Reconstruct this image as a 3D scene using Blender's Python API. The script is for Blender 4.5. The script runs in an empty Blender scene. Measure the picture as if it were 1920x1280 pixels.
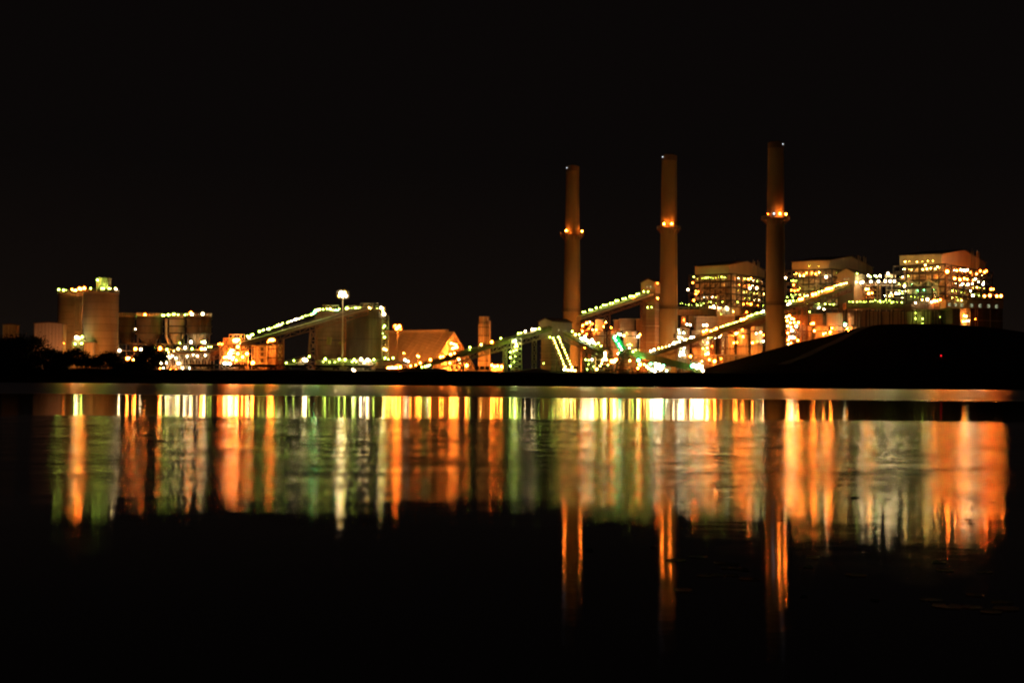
import bpy, math, random
from mathutils import Vector, Matrix, noise
random.seed(7)
sc = bpy.context.scene
COL = sc.collection
V = Vector
# ------------------------------------------------------------------ camera
FPX, CX, CY, CAMH = 2667.0, 960.0, 640.0, 2.0
PITCH, ROLL = math.atan(72.0 / FPX), math.radians(0.43)
R = (Matrix.Rotation(math.radians(90) + PITCH, 3, 'X') @ Matrix.Rotation(ROLL, 3, 'Z'))
CAM = V((0, 0, CAMH))
def W(px, py, Y):
    d = R @ V(((px - CX) / FPX, -(py - CY) / FPX, -1.0))
    return CAM + d * (Y / d.y)
cd = bpy.data.cameras.new('camera'); cam = bpy.data.objects.new('camera', cd); COL.objects.link(cam)
cd.sensor_width = 36.0; cd.lens = FPX * 36.0 / 1920.0; cd.clip_start = 0.2; cd.clip_end = 30000
cam.matrix_world = Matrix.Translation(CAM) @ R.to_4x4()
sc.camera = cam
GZ = 5.0                                                   # level of the plant yard above the water

# ------------------------------------------------------------------ materials
def newmat(name):
    m = bpy.data.materials.new(name); m.use_nodes = True
    nt = m.node_tree; nt.nodes.clear()
    out = nt.nodes.new('ShaderNodeOutputMaterial')
    return m, nt, out
def mat(name, col, rough=0.7, metal=0.0, var=0.25, vscale=0.25, streak=True, ribs=None, panel=None, bump=0.0):
    m, nt, out = newmat(name)
    N, Lk = nt.nodes.new, nt.links.new
    b = N('ShaderNodeBsdfPrincipled'); Lk(b.outputs[0], out.inputs[0])
    b.inputs['Roughness'].default_value = rough; b.inputs['Metallic'].default_value = metal
    tc = N('ShaderNodeNewGeometry')
    mp = N('ShaderNodeMapping'); Lk(tc.outputs['Position'], mp.inputs[0])
    mp.inputs['Scale'].default_value = (1, 1, 0.25) if streak else (1, 1, 1)
    nz = N('ShaderNodeTexNoise'); nz.inputs['Scale'].default_value = vscale; nz.inputs['Detail'].default_value = 5
    nz.inputs['Roughness'].default_value = 0.65
    Lk(mp.outputs[0], nz.inputs['Vector'])
    rp = N('ShaderNodeMapRange'); rp.inputs[1].default_value = 0.3; rp.inputs[2].default_value = 0.7
    rp.inputs[3].default_value = 1 - var; rp.inputs[4].default_value = 1 + var
    Lk(nz.outputs[0], rp.inputs[0])
    mx = N('ShaderNodeVectorMath'); mx.operation = 'MULTIPLY'
    mx.inputs[0].default_value = col; Lk(rp.outputs[0], mx.inputs[1])
    last = mx.outputs[0]
    sep = N('ShaderNodeSeparateXYZ'); Lk(tc.outputs['Position'], sep.inputs[0])
    if panel:
        ad = N('ShaderNodeMath'); ad.operation = 'ADD'; Lk(sep.outputs[0], ad.inputs[0])
        sy = N('ShaderNodeMath'); sy.operation = 'MULTIPLY'; sy.inputs[1].default_value = 0.6
        Lk(sep.outputs[1], sy.inputs[0]); Lk(sy.outputs[0], ad.inputs[1])
        cb = N('ShaderNodeCombineXYZ'); Lk(ad.outputs[0], cb.inputs[0]); Lk(sep.outputs[2], cb.inputs[1])
        br = N('ShaderNodeTexBrick'); br.offset = 0.0
        br.inputs['Scale'].default_value = 1.0; br.inputs['Mortar Size'].default_value = panel[2]
        br.inputs['Brick Width'].default_value = panel[0]; br.inputs['Row Height'].default_value = panel[1]
        br.inputs['Color1'].default_value = (1, 1, 1, 1); br.inputs['Color2'].default_value = (.82, .82, .82, 1)
        br.inputs['Mortar'].default_value = (.25, .22, .2, 1)
        Lk(cb.outputs[0], br.inputs['Vector'])
        m2 = N('ShaderNodeVectorMath'); m2.operation = 'MULTIPLY'
        Lk(last, m2.inputs[0]); Lk(br.outputs['Color'], m2.inputs[1]); last = m2.outputs[0]
    Lk(last, b.inputs['Base Color'])
    if ribs or bump:
        bp = N('ShaderNodeBump')
        if ribs:
            ad2 = N('ShaderNodeMath'); ad2.operation = 'ADD'
            Lk(sep.outputs[0], ad2.inputs[0]); Lk(sep.outputs[1], ad2.inputs[1])
            ml = N('ShaderNodeMath'); ml.operation = 'MULTIPLY'; ml.inputs[1].default_value = 2 * math.pi / ribs
            Lk(ad2.outputs[0], ml.inputs[0])
            sn = N('ShaderNodeMath'); sn.operation = 'SINE'; Lk(ml.outputs[0], sn.inputs[0])
            Lk(sn.outputs[0], bp.inputs['Height']); bp.inputs['Distance'].default_value = 0.06
            bp.inputs['Strength'].default_value = 0.8
        else:
            n2 = N('ShaderNodeTexNoise'); n2.inputs['Scale'].default_value = bump; n2.inputs['Detail'].default_value = 6
            Lk(tc.outputs['Position'], n2.inputs['Vector'])
            Lk(n2.outputs[0], bp.inputs['Height']); bp.inputs['Distance'].default_value = 0.4
        Lk(bp.outputs[0], b.inputs['Normal'])
    return m
M = dict(
    concrete=mat('concrete', (.34, .30, .25), .85, 0, .3, .12, panel=(30, 3.2, .05)),
    stack=mat('stack_concrete', (.265, .222, .13), .85, 0, .16, .10),
    stack_cap=mat('stack_cap_soot', (.13, .11, .09), .9),
    tan=mat('tan_cladding', (.46, .40, .31), .6, 0, .14, .15, ribs=1.6),
    grey=mat('grey_cladding', (.36, .35, .32), .6, 0, .2, .2, ribs=1.4),
    pale=mat('pale_cladding', (.55, .48, .42), .6, 0, .12, .2, ribs=1.5),
    dark=mat('dark_cladding', (.10, .085, .065), .7, 0, .4, .25, ribs=2.2),
    roof=mat('roof_sheet', (.10, .07, .06), .6, 0, .3, .2, ribs=1.2),
    barn=mat('barn_sheet', (.60, .52, .41), .6, 0, .25, .1, ribs=2.4),
    tank=mat('tank_sheet', (.52, .46, .38), .55, 0, .22, .2, panel=(5.5, 6.2, .06)),
    casing=mat('casing_sheet', (.30, .26, .20), .7, 0, .35, .18, panel=(3.4, 2.6, .07)),
    duct=mat('duct_sheet', (.24, .17, .12), .75, 0, .35, .2, panel=(4.0, 2.2, .05)),
    sdark=mat('dark_steel', (.055, .05, .045), .6, .0, .3, .5),
    steel=mat('grey_steel', (.36, .33, .28), .55, .0, .3, .5),
    white=mat('white_steel', (.60, .56, .48), .5, 0, .15, .5),
    rust=mat('rusty_steel', (.22, .11, .06), .75, 0, .35, .4),
    green=mat('green_paint', (.06, .42, .20), .4, 0, .3, .5),
    olive=mat('olive_paint', (.20, .22, .06), .6, 0, .35, .3, panel=(7, 40, .08)),
    earth=mat('earth_grass', (.0085, .0075, .005), .95, 0, .6, .08, streak=False, bump=.6),
    coal=mat('coal_dust', (.012, .011, .011), .9, 0, .5, .2, streak=False, bump=.8),
    gravel=mat('pale_gravel', (.16, .145, .12), .9, 0, .3, .3, streak=False),
    bark=mat('bark', (.06, .045, .03), .9),
    leaf=mat('leaf', (.025, .04, .014), .7, 0, .5, .6, streak=False),
    pad=mat('pad_leaf', (.03, .17, .06), .5, 0, .3, 4, streak=False),
    wood=mat('wet_wood', (.03, .022, .015), .6, 0, .3, 4, streak=False),
    rail=mat('railcar_paint', (.03, .022, .019), .6, 0, .4, .4),
    mark=mat('stencil_paint', (.55, .52, .46), .7, 0, .2, .5),
)
def emit(name, col, s, core_pow=0, halo=0):
    """a glowing surface; frost > 0 paints a hot core and a dim rim imitating lens halo"""
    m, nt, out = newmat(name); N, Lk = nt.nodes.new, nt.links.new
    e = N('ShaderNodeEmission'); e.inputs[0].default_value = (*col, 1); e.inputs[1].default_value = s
    if core_pow:
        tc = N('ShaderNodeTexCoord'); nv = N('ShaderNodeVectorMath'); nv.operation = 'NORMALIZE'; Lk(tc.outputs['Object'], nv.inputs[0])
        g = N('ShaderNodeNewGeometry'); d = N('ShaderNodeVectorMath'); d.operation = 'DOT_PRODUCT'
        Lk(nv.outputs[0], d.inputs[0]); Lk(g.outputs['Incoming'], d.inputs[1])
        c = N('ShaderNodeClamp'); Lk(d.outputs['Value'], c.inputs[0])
        p = N('ShaderNodeMath'); p.operation = 'POWER'; p.inputs[1].default_value = core_pow; Lk(c.outputs[0], p.inputs[0])
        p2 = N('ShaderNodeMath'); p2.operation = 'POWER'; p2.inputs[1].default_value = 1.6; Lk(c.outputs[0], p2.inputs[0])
        p3 = N('ShaderNodeMath'); p3.operation = 'MULTIPLY'; p3.inputs[1].default_value = halo; Lk(p2.outputs[0], p3.inputs[0])  # dim coloured rim painted into the emission as a glare halo
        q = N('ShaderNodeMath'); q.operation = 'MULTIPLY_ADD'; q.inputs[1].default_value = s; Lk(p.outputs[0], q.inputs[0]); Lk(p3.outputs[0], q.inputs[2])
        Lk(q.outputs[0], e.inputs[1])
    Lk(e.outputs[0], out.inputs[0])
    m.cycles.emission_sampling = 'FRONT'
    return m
CORE_POW = 24.0
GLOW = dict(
    o=emit('sodium_orange', (1, .185, .016), 690, CORE_POW, .95), r=emit('sodium_red', (1, .13, .008), 500, CORE_POW, .8),
    g=emit('mercury_green', (.72, 1, .12), 82, CORE_POW, .35), w=emit('halide_warm', (1, .70, .34), 225, CORE_POW, .7),
    t=emit('teal_flood', (.14, 1, .32), 180, CORE_POW, .5), c=emit('halide_cool', (.88, 1, .52), 165, CORE_POW, .6),
    y=emit('sodium_yellow', (1, .55, .10), 200, CORE_POW, .6),
    b=emit('beacon_white', (.85, .9, 1), 8, CORE_POW, .5), d=emit('beacon_red', (1, .01, .02), 4, 7.0, .5),
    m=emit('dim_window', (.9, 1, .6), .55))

# ------------------------------------------------------------------ mesh builder
class MB:
    def __init__(s): s.v = []; s.f = []; s.sm = []
    def add(s, vs, fs, smooth=False):
        o = len(s.v); s.v += [V(p) for p in vs]
        for f in fs: s.f.append(tuple(i + o for i in f)); s.sm.append(smooth)
        return s
    def obox(s, c, a, b, d):                               # corner + three edge vectors
        c, a, b, d = V(c), V(a), V(b), V(d)
        if a.cross(b).dot(d) < 0: a, b = b, a
        return s.add([c, c + a, c + a + b, c + b, c + d, c + a + d, c + a + b + d, c + b + d],
                     [(3, 2, 1, 0), (4, 5, 6, 7), (0, 1, 5, 4), (1, 2, 6, 5), (2, 3, 7, 6), (3, 0, 4, 7)])
    def box(s, x0, x1, y0, y1, z0, z1): return s.obox((x0, y0, z0), (x1 - x0, 0, 0), (0, y1 - y0, 0), (0, 0, z1 - z0))
    def beam(s, p, q, w, h=None):
        p, q = V(p), V(q); d = q - p
        if d.length < 1e-4: return s
        up = V((0, 0, 1)) if abs(d.normalized().z) < .95 else V((0, 1, 0))
        sx = d.cross(up).normalized() * w; sz = sx.cross(d).normalized() * (h or w)
        return s.obox(p - sx / 2 - sz / 2, d, sx, sz)
    def cyl(s, x, y, z0, z1, r0, r1=None, n=28, cap=True):
        r1 = r0 if r1 is None else r1
        vs = []
        for z, r in ((z0, r0), (z1, r1)):
            vs += [(x + r * math.cos(2 * math.pi * i / n), y + r * math.sin(2 * math.pi * i / n), z) for i in range(n)]
        s.add(vs, [(i, (i + 1) % n, n + (i + 1) % n, n + i) for i in range(n)], True)
        if cap:
            s.add(vs[n:], [tuple(range(n))]); s.add(vs[:n], [tuple(range(n - 1, -1, -1))])
        return s
    def dome(s, x, y, z, r, h, n=28, k=4):
        for j in range(k):
            a0, a1 = math.pi / 2 * j / k, math.pi / 2 * (j + 1) / k
            s.cyl(x, y, z + h * math.sin(a0), z + h * math.sin(a1), r * math.cos(a0), max(r * math.cos(a1), .05), n, False)
        return s
    def tube(s, p, q, r, n=8):
        p, q = V(p), V(q); d = (q - p).normalized()
        a = d.orthogonal().normalized(); b = d.cross(a)
        vs = [c + (a * math.cos(2 * math.pi * i / n) + b * math.sin(2 * math.pi * i / n)) * r for c in (p, q) for i in range(n)]
        s.add(vs, [(i, (i + 1) % n, n + (i + 1) % n, n + i) for i in range(n)], True)
        return s.add(vs, [tuple(range(n - 1, -1, -1)), tuple(range(n, 2 * n))])
    def ring(s, x, y, z, r0, r1, h, n=28):                 # flat annular deck
        for i in range(n):
            a, b = 2 * math.pi * i / n, 2 * math.pi * (i + 1) / n
            P = lambda r, t, zz: (x + r * math.cos(t), y + r * math.sin(t), zz)
            s.add([P(r0, a, z), P(r1, a, z), P(r1, b, z), P(r0, b, z), P(r0, a, z + h), P(r1, a, z + h), P(r1, b, z + h), P(r0, b, z + h)],
                  [(3, 2, 1, 0), (4, 5, 6, 7), (1, 2, 6, 5), (3, 0, 4, 7)])
        return s
    def rail_ring(s, x, y, z, r, n=24, h=1.2, w=.16):
        P = [V((x + r * math.cos(2 * math.pi * i / n), y + r * math.sin(2 * math.pi * i / n), z)) for i in range(n)]
        for i in range(n):
            for k in (.5, 1): s.beam(P[i] + V((0, 0, h * k)), P[(i + 1) % n] + V((0, 0, h * k)), w)
            s.beam(P[i], P[i] + V((0, 0, h)), w)
        return s
    def railing(s, p, q, h=1.2, w=.15, step=3.0):
        p, q = V(p), V(q); n = max(1, int((q - p).length / step)); u = V((0, 0, 1))
        for k in (.5, 1): s.beam(p + u * h * k, q + u * h * k, w)
        for i in range(n + 1):
            c = p.lerp(q, i / n); s.beam(c, c + u * h, w)
        return s
    def lattice(s, p, q, up, n, w, diag='N'):              # flat truss panel p->q, height vector up
        p, q, up = V(p), V(q), V(up)
        s.beam(p, q, w); s.beam(p + up, q + up, w)
        for i in range(n + 1):
            c = p.lerp(q, i / n); s.beam(c, c + up, w * .8)
            if i < n:
                e = p.lerp(q, (i + 1) / n)
                if diag == 'X' or i % 2 == 0: s.beam(c, e + up, w * .7)
                if diag == 'X' or i % 2 == 1: s.beam(c + up, e, w * .7)
        return s
    def tower(s, x, y, z0, z1, w0, w1, d0, d1, n, w):      # four-legged lattice trestle
        def ring(t):
            a, b, z = w0 + (w1 - w0) * t, d0 + (d1 - d0) * t, z0 + (z1 - z0) * t
            return [V((x - a, y - b, z)), V((x + a, y - b, z)), V((x + a, y + b, z)), V((x - a, y + b, z))]
        for i in range(n):
            A, B = ring(i / n), ring((i + 1) / n)
            for k in range(4):
                s.beam(A[k], B[k], w); s.beam(B[k], B[(k + 1) % 4], w * .7)
                s.beam(A[k], B[(k + 1) % 4], w * .55); s.beam(A[(k + 1) % 4], B[k], w * .55)
        return s
    def split(s, name, m, parent):                         # one object for every connected piece
        root = list(range(len(s.v)))
        def find(i):
            while root[i] != i: root[i] = root[root[i]]; i = root[i]
            return i
        for f in s.f:
            for q in f[1:]: root[find(q)] = find(f[0])
        key = {}                                           # pieces sharing points (tube ends) belong together
        for i, p in enumerate(s.v):
            k = (round(p.x, 4), round(p.y, 4), round(p.z, 4))
            if k in key: root[find(i)] = find(key[k])
            else: key[k] = i
        pieces = {}
        for f, q in zip(s.f, s.sm): pieces.setdefault(find(f[0]), []).append((f, q))
        for fs in pieces.values():
            o = MB(); ids = {}
            for f, q in fs:
                for i in f:
                    if i not in ids: ids[i] = len(o.v); o.v.append(s.v[i])
                o.f.append(tuple(ids[i] for i in f)); o.sm.append(q)
            o.build(name, m, parent)
    def build(s, name, m, parent=None):
        if parent is None:
            lo = [min(p[i] for p in s.v) for i in range(3)]; hi = [max(p[i] for p in s.v) for i in range(3)]
            o0 = V(((lo[0] + hi[0]) / 2, (lo[1] + hi[1]) / 2, lo[2])); loc = o0
        else:
            o0 = wloc(parent); loc = V((0, 0, 0))
        me = bpy.data.meshes.new(name)
        me.from_pydata([p - o0 for p in s.v], [], s.f)
        me.polygons.foreach_set('use_smooth', s.sm); me.update()
        for mm in (m if isinstance(m, (list, tuple)) else [m]): me.materials.append(mm)
        o = bpy.data.objects.new(name, me); COL.objects.link(o); o.location = loc
        if parent is not None: o.parent = parent
        return o
def wloc(o):
    p = V((0, 0, 0))
    while o is not None: p = p + o.location; o = o.parent
    return p
def tag(o, label, cat, group=None):
    o['label'] = label; o['category'] = cat
    if group: o['group'] = group
    return o
def thing(name, label, cat, loc, group=None):
    o = bpy.data.objects.new(name, None); COL.objects.link(o); o.location = loc
    o.empty_display_size = 1
    return tag(o, label, cat, group)
def base(px, Y, z=GZ):
    p = W(px, 690, Y); return V((p.x, Y, z))
def pbox(mb, px0, px1, py0, py1, Y, d):                    # front-facing block given by its outline at depth Y
    pm, qm = (px0 + px1) / 2, (py0 + py1) / 2
    z1, z0 = W(pm, py0, Y).z, (W(pm, py1, Y).z if py1 < 697 else GZ - .3)
    return mb.box(W(px0, qm, Y).x, W(px1, qm, Y).x, Y, Y + d, z0, z1)

# ------------------------------------------------------------------ lamps
_lm = {}
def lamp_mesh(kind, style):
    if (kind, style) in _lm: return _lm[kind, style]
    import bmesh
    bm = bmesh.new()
    bmesh.ops.create_icosphere(bm, subdivisions=1, radius=.92)  # globe oversized so its dim rim imitates lens glare
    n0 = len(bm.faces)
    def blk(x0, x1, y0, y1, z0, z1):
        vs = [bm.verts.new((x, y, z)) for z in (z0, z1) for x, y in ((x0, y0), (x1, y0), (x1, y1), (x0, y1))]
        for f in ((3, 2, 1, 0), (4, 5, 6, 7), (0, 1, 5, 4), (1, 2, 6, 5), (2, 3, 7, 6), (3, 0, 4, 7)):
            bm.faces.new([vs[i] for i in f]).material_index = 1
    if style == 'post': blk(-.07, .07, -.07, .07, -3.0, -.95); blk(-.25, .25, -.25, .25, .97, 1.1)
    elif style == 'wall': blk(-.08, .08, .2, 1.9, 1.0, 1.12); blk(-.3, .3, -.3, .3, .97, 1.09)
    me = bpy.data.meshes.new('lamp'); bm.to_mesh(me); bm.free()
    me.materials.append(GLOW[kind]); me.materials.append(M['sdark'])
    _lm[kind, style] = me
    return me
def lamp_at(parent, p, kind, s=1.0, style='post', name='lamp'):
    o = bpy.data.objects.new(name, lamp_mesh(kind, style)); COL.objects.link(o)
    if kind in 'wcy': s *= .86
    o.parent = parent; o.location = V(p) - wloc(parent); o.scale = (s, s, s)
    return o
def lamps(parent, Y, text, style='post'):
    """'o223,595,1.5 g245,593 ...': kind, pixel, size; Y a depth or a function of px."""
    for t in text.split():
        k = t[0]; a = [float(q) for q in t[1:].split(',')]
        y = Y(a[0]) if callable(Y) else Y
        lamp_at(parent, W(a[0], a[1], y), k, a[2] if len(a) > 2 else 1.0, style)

# added fill floodlights: hooded housings put in to brighten the walls they face
FILL = dict(o=emit('fill_orange', (1, .215, .020), 400), y=emit('fill_amber', (1, .40, .075), 400), g=emit('fill_green', (.72, 1, .22), 300), w=emit('fill_warm', (1, .62, .30), 400))
_fm = {}
def flood(parent, p, kind, s=1.0, rz=0.0):
    if kind not in _fm:
        b = MB(); w, h, d = .8, .6, .35
        b.box(-w, w, -d, d, -h, h); k = len(b.f)
        b.box(-w - .12, w + .12, -d, d + .45, h + .005, h + .12); b.box(-.1, .1, -.1, .1, -h - 1.6, -h - .005)
        me = bpy.data.meshes.new('fill_lamp'); b.add([(-w + .06, d + .02, -h + .06), (-w + .06, d + .02, h - .06), (w - .06, d + .02, h - .06), (w - .06, d + .02, -h + .06)], [(0, 1, 2, 3)])
        me.from_pydata(b.v, [], b.f); me.materials.append(M['sdark']); me.materials.append(FILL[kind])
        me.polygons[len(b.f) - 1].material_index = 1; me.update(); _fm[kind] = me
    o = bpy.data.objects.new('fill_lamp', _fm[kind]); COL.objects.link(o); o.parent = parent
    o.location = V(p) - wloc(parent); o.scale = (s, s, s); o.rotation_euler = (0, 0, rz)
    return o
# ------------------------------------------------------------------ terrain and water
RIDGE = [(1230, 699), (1300, 697), (1325, 691), (1350, 682), (1400, 669), (1440, 658), (1480, 647), (1560, 627), (1620, 612),
         (1650, 607.5), (1700, 606), (1800, 608), (1860, 613), (1920, 623), (2050, 645), (2250, 672)]
RX = [W(a, b, 690) for a, b in RIDGE]
def ridge(x):
    if x <= RX[0].x: return RX[0].z
    for p, q in zip(RX, RX[1:]):
        if x <= q.x: return p.z + (q.z - p.z) * (x - p.x) / (q.x - p.x)
    return RX[-1].z
def sst(a, b, t):
    t = min(1, max(0, (t - a) / (b - a))); return t * t * (3 - 2 * t)
def shore(x): return 533 + 3.0 * noise.noise(V((x * .012, 3.3, 0))) + 1.2 * noise.noise(V((x * .06, 9.1, 0)))
def hz(x, y):
    s = shore(x)
    if y < s - 4: return -1.6
    n = noise.noise(V((x * .03, y * .05, 2.2))) * .35 + noise.noise(V((x * .15, y * .2, 5.2))) * .12
    b = -1.6 + 1.9 * sst(s - 4, s + 3, y) + 4.7 * sst(s + 1, s + 24, y) + n * sst(s, s + 10, y)
    if y > 590: b = b + (GZ - b) * sst(590, 605, y)
    r = ridge(x) - 5.0
    if r > 0 and x > 60:
        m = r * (sst(s + 2, 690, y) * .35 + .65 * min(1, max(0, (y - s - 2) / (690 - s - 2)))) if y <= 690 else r * (1 - sst(690, 760, y))
        b += m + noise.noise(V((x * .06, y * .06, 7))) * min(1, r / 8) * .5
    return b
def axis(*seg):
    out = []
    for a, b, st in seg:
        n = max(1, int(round((b - a) / st))); out += [a + (b - a) * i / n for i in range(n)]
    return out + [seg[-1][1]]
xs = axis((-6000, -700, 700), (-700, -340, 20), (-340, 420, 2.5), (420, 900, 20), (900, 6000, 700))
ys = axis((500, 526, 13), (526, 566, 1.25), (566, 770, 6), (770, 1300, 60), (1300, 9000, 1200))
mb = MB()
mb.v = [V((x, y, hz(x, y))) for y in ys for x in xs]
nx = len(xs)
for j in range(len(ys) - 1):
    for i in range(nx - 1):
        mb.f.append((j * nx + i, j * nx + i + 1, (j + 1) * nx + i + 1, (j + 1) * nx + i)); mb.sm.append(True)
M['earth'] = mat('bank_grass', (.060, .050, .022), .95, 0, .6, .08, streak=False, bump=.6)
M['earth'].node_tree.nodes['Principled BSDF'].inputs['Specular IOR Level'].default_value = 0.0
nt = M['earth'].node_tree; bs_ = next(n for n in nt.nodes if n.type == 'BSDF_PRINCIPLED'); old = bs_.inputs['Base Color'].links[0].from_socket
g_ = next(n for n in nt.nodes if n.type == 'SEPXYZ'); r_ = nt.nodes.new('ShaderNodeMapRange'); r_.inputs[1].default_value = 70; r_.inputs[2].default_value = 105
nt.links.new(g_.outputs[0], r_.inputs[0]); mx_ = nt.nodes.new('ShaderNodeMix'); mx_.data_type = 'RGBA'
nt.links.new(r_.outputs[0], mx_.inputs[0]); nt.links.new(old, mx_.inputs[6]); mx_.inputs[7].default_value = (.055, .042, .028, 1)
nt.links.new(mx_.outputs[2], bs_.inputs['Base Color'])
t = mb.build('terrain', M['earth']); t['kind'] = 'structure'
# pale haul road up the mound
mb = MB(); pts = []
RD = [(1468, 682, 600), (1490, 674, 614), (1520, 661, 632), (1555, 645, 650), (1590, 629, 668), (1625, 614, 684)]
for a, b, c in RD:
    p = W(a, b, c); pts.append(p)
for i in range(24):
    u = i / 24 * (len(pts) - 1); k = int(u); p = pts[k].lerp(pts[k + 1], u - k)
    u2 = (i + 1) / 24 * (len(pts) - 1); k2 = min(int(u2), len(pts) - 2); q = pts[k2].lerp(pts[k2 + 1], u2 - k2)
    sd = V(((q - p).y, -(q - p).x, 0)).normalized() * 2.6
    c4 = [p - sd, p + sd, q + sd, q - sd]
    mb.add([V((c.x, c.y, hz(c.x, c.y) + .7)) for c in c4], [(0, 1, 2, 3)])
t = mb.build('road', M['gravel']); t['kind'] = 'structure'

def water_mat():
    m, nt, out = newmat('water')
    N, Lk = nt.nodes.new, nt.links.new
    g = N('ShaderNodeNewGeometry'); sp = N('ShaderNodeSeparateXYZ'); Lk(g.outputs['Position'], sp.inputs[0])
    # uneven edges of the wind patches
    mpz = N('ShaderNodeMapping'); mpz.inputs['Scale'].default_value = (.05, .05, .05); Lk(g.outputs['Position'], mpz.inputs[0])
    nz = N('ShaderNodeTexNoise'); nz.inputs['Scale'].default_value = 1; nz.inputs['Detail'].default_value = 4; Lk(mpz.outputs[0], nz.inputs['Vector'])
    nm = N('ShaderNodeMath'); nm.operation = 'MULTIPLY_ADD'; nm.inputs[1].default_value = .07; nm.inputs[2].default_value = .965
    Lk(nz.outputs[0], nm.inputs[0])
    yy = N('ShaderNodeMath'); yy.operation = 'MULTIPLY'; Lk(sp.outputs[1], yy.inputs[0]); Lk(nm.outputs[0], yy.inputs[1])
    def step(a, b):
        r = N('ShaderNodeMapRange'); r.interpolation_type = 'SMOOTHSTEP'
        r.inputs[1].default_value = a; r.inputs[2].default_value = b; Lk(yy.outputs[0], r.inputs[0]); return r.outputs[0]
    def curve(vals, edges):                                # value per zone, blended at each edge
        cur = None
        for i, (a, b) in enumerate(edges):
            mx = N('ShaderNodeMix'); Lk(step(a, b), mx.inputs[0])
            if cur is None: mx.inputs[2].default_value = vals[0]
            else: Lk(cur, mx.inputs[2])
            mx.inputs[3].default_value = vals[i + 1]; cur = mx.outputs[0]
        return cur
    E = [(18.0, 30), (70, 76), (158, 166), (440, 462)]
    # slope spread across (ax) and along (ay) the view for: near, breeze, calm, breeze far, calm by the bank
    AX = [.0045, .031, .0044, .085, .008]; AY = [.0085, .047, .0085, .125, .006]
    r_, a_ = [], []
    for ax, ay in zip(AX, AY):
        r = math.sqrt(ax * ay); r_.append(math.sqrt(r)); a_.append(r / ax - 1)
    gl = N('ShaderNodeBsdfAnisotropic'); gl.distribution = 'BECKMANN'
    gl.inputs['Color'].default_value = (1, 1, 1, 1)
    
    # cat's paws: small wind ruffles that roughen the breezy water unevenly
    mq = N('ShaderNodeMapping'); mq.inputs['Scale'].default_value = (.30, .62, 1); Lk(g.outputs['Position'], mq.inputs[0])
    nq = N('ShaderNodeTexNoise'); nq.inputs['Scale'].default_value = 1.0; nq.inputs['Detail'].default_value = 5; nq.inputs['Roughness'].default_value = .62
    Lk(mq.outputs[0], nq.inputs['Vector'])
    rq = N('ShaderNodeMapRange'); rq.inputs[1].default_value = .33; rq.inputs[2].default_value = .67; rq.inputs[3].default_value = -1; rq.inputs[4].default_value = 1
    Lk(nq.outputs[0], rq.inputs[0])
    aq = N('ShaderNodeMath'); aq.operation = 'MULTIPLY_ADD'; Lk(rq.outputs[0], aq.inputs[0]); Lk(curve([.10, .33, .05, .15, .05], E), aq.inputs[1]); aq.inputs[2].default_value = 1.0
    rr_ = N('ShaderNodeMath'); rr_.operation = 'MULTIPLY'; Lk(curve(r_, E), rr_.inputs[0]); Lk(aq.outputs[0], rr_.inputs[1])
    Lk(rr_.outputs[0], gl.inputs['Roughness'])
    Lk(curve(a_, E), gl.inputs['Anisotropy'])
    tg = N('ShaderNodeCombineXYZ'); tg.inputs[0].default_value = 1.0; Lk(tg.outputs[0], gl.inputs['Tangent'])
    # resolved ripples
    mp = N('ShaderNodeMapping'); mp.inputs['Scale'].default_value = (1.0, 1.6, 1); Lk(g.outputs['Position'], mp.inputs[0])
    n1 = N('ShaderNodeTexNoise'); n1.inputs['Scale'].default_value = .25; n1.inputs['Detail'].default_value = 5; n1.inputs['Roughness'].default_value = .48
    Lk(mp.outputs[0], n1.inputs['Vector'])
    bp = N('ShaderNodeBump'); bp.inputs['Strength'].default_value = 1.0
    Lk(n1.outputs[0], bp.inputs['Height']); Lk(curve([.0085, .0110, .0002, .008, .0002], E), bp.inputs['Distance'])
    Lk(bp.outputs[0], gl.inputs['Normal'])
    df = N('ShaderNodeBsdfDiffuse'); df.inputs[0].default_value = (.004, .005, .003, 1)
    fr = N('ShaderNodeFresnel'); fr.inputs[0].default_value = 1.333
    ms = N('ShaderNodeMixShader'); Lk(fr.outputs[0], ms.inputs[0]); Lk(df.outputs[0], ms.inputs[1]); Lk(gl.outputs[0], ms.inputs[2])
    Lk(ms.outputs[0], out.inputs[0])
    return m
mb = MB().add([(-2500, -40, 0), (2500, -40, 0), (2500, 560, 0), (-2500, 560, 0)], [(0, 1, 2, 3)])
t = mb.build('water', water_mat()); t['kind'] = 'structure'

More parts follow.
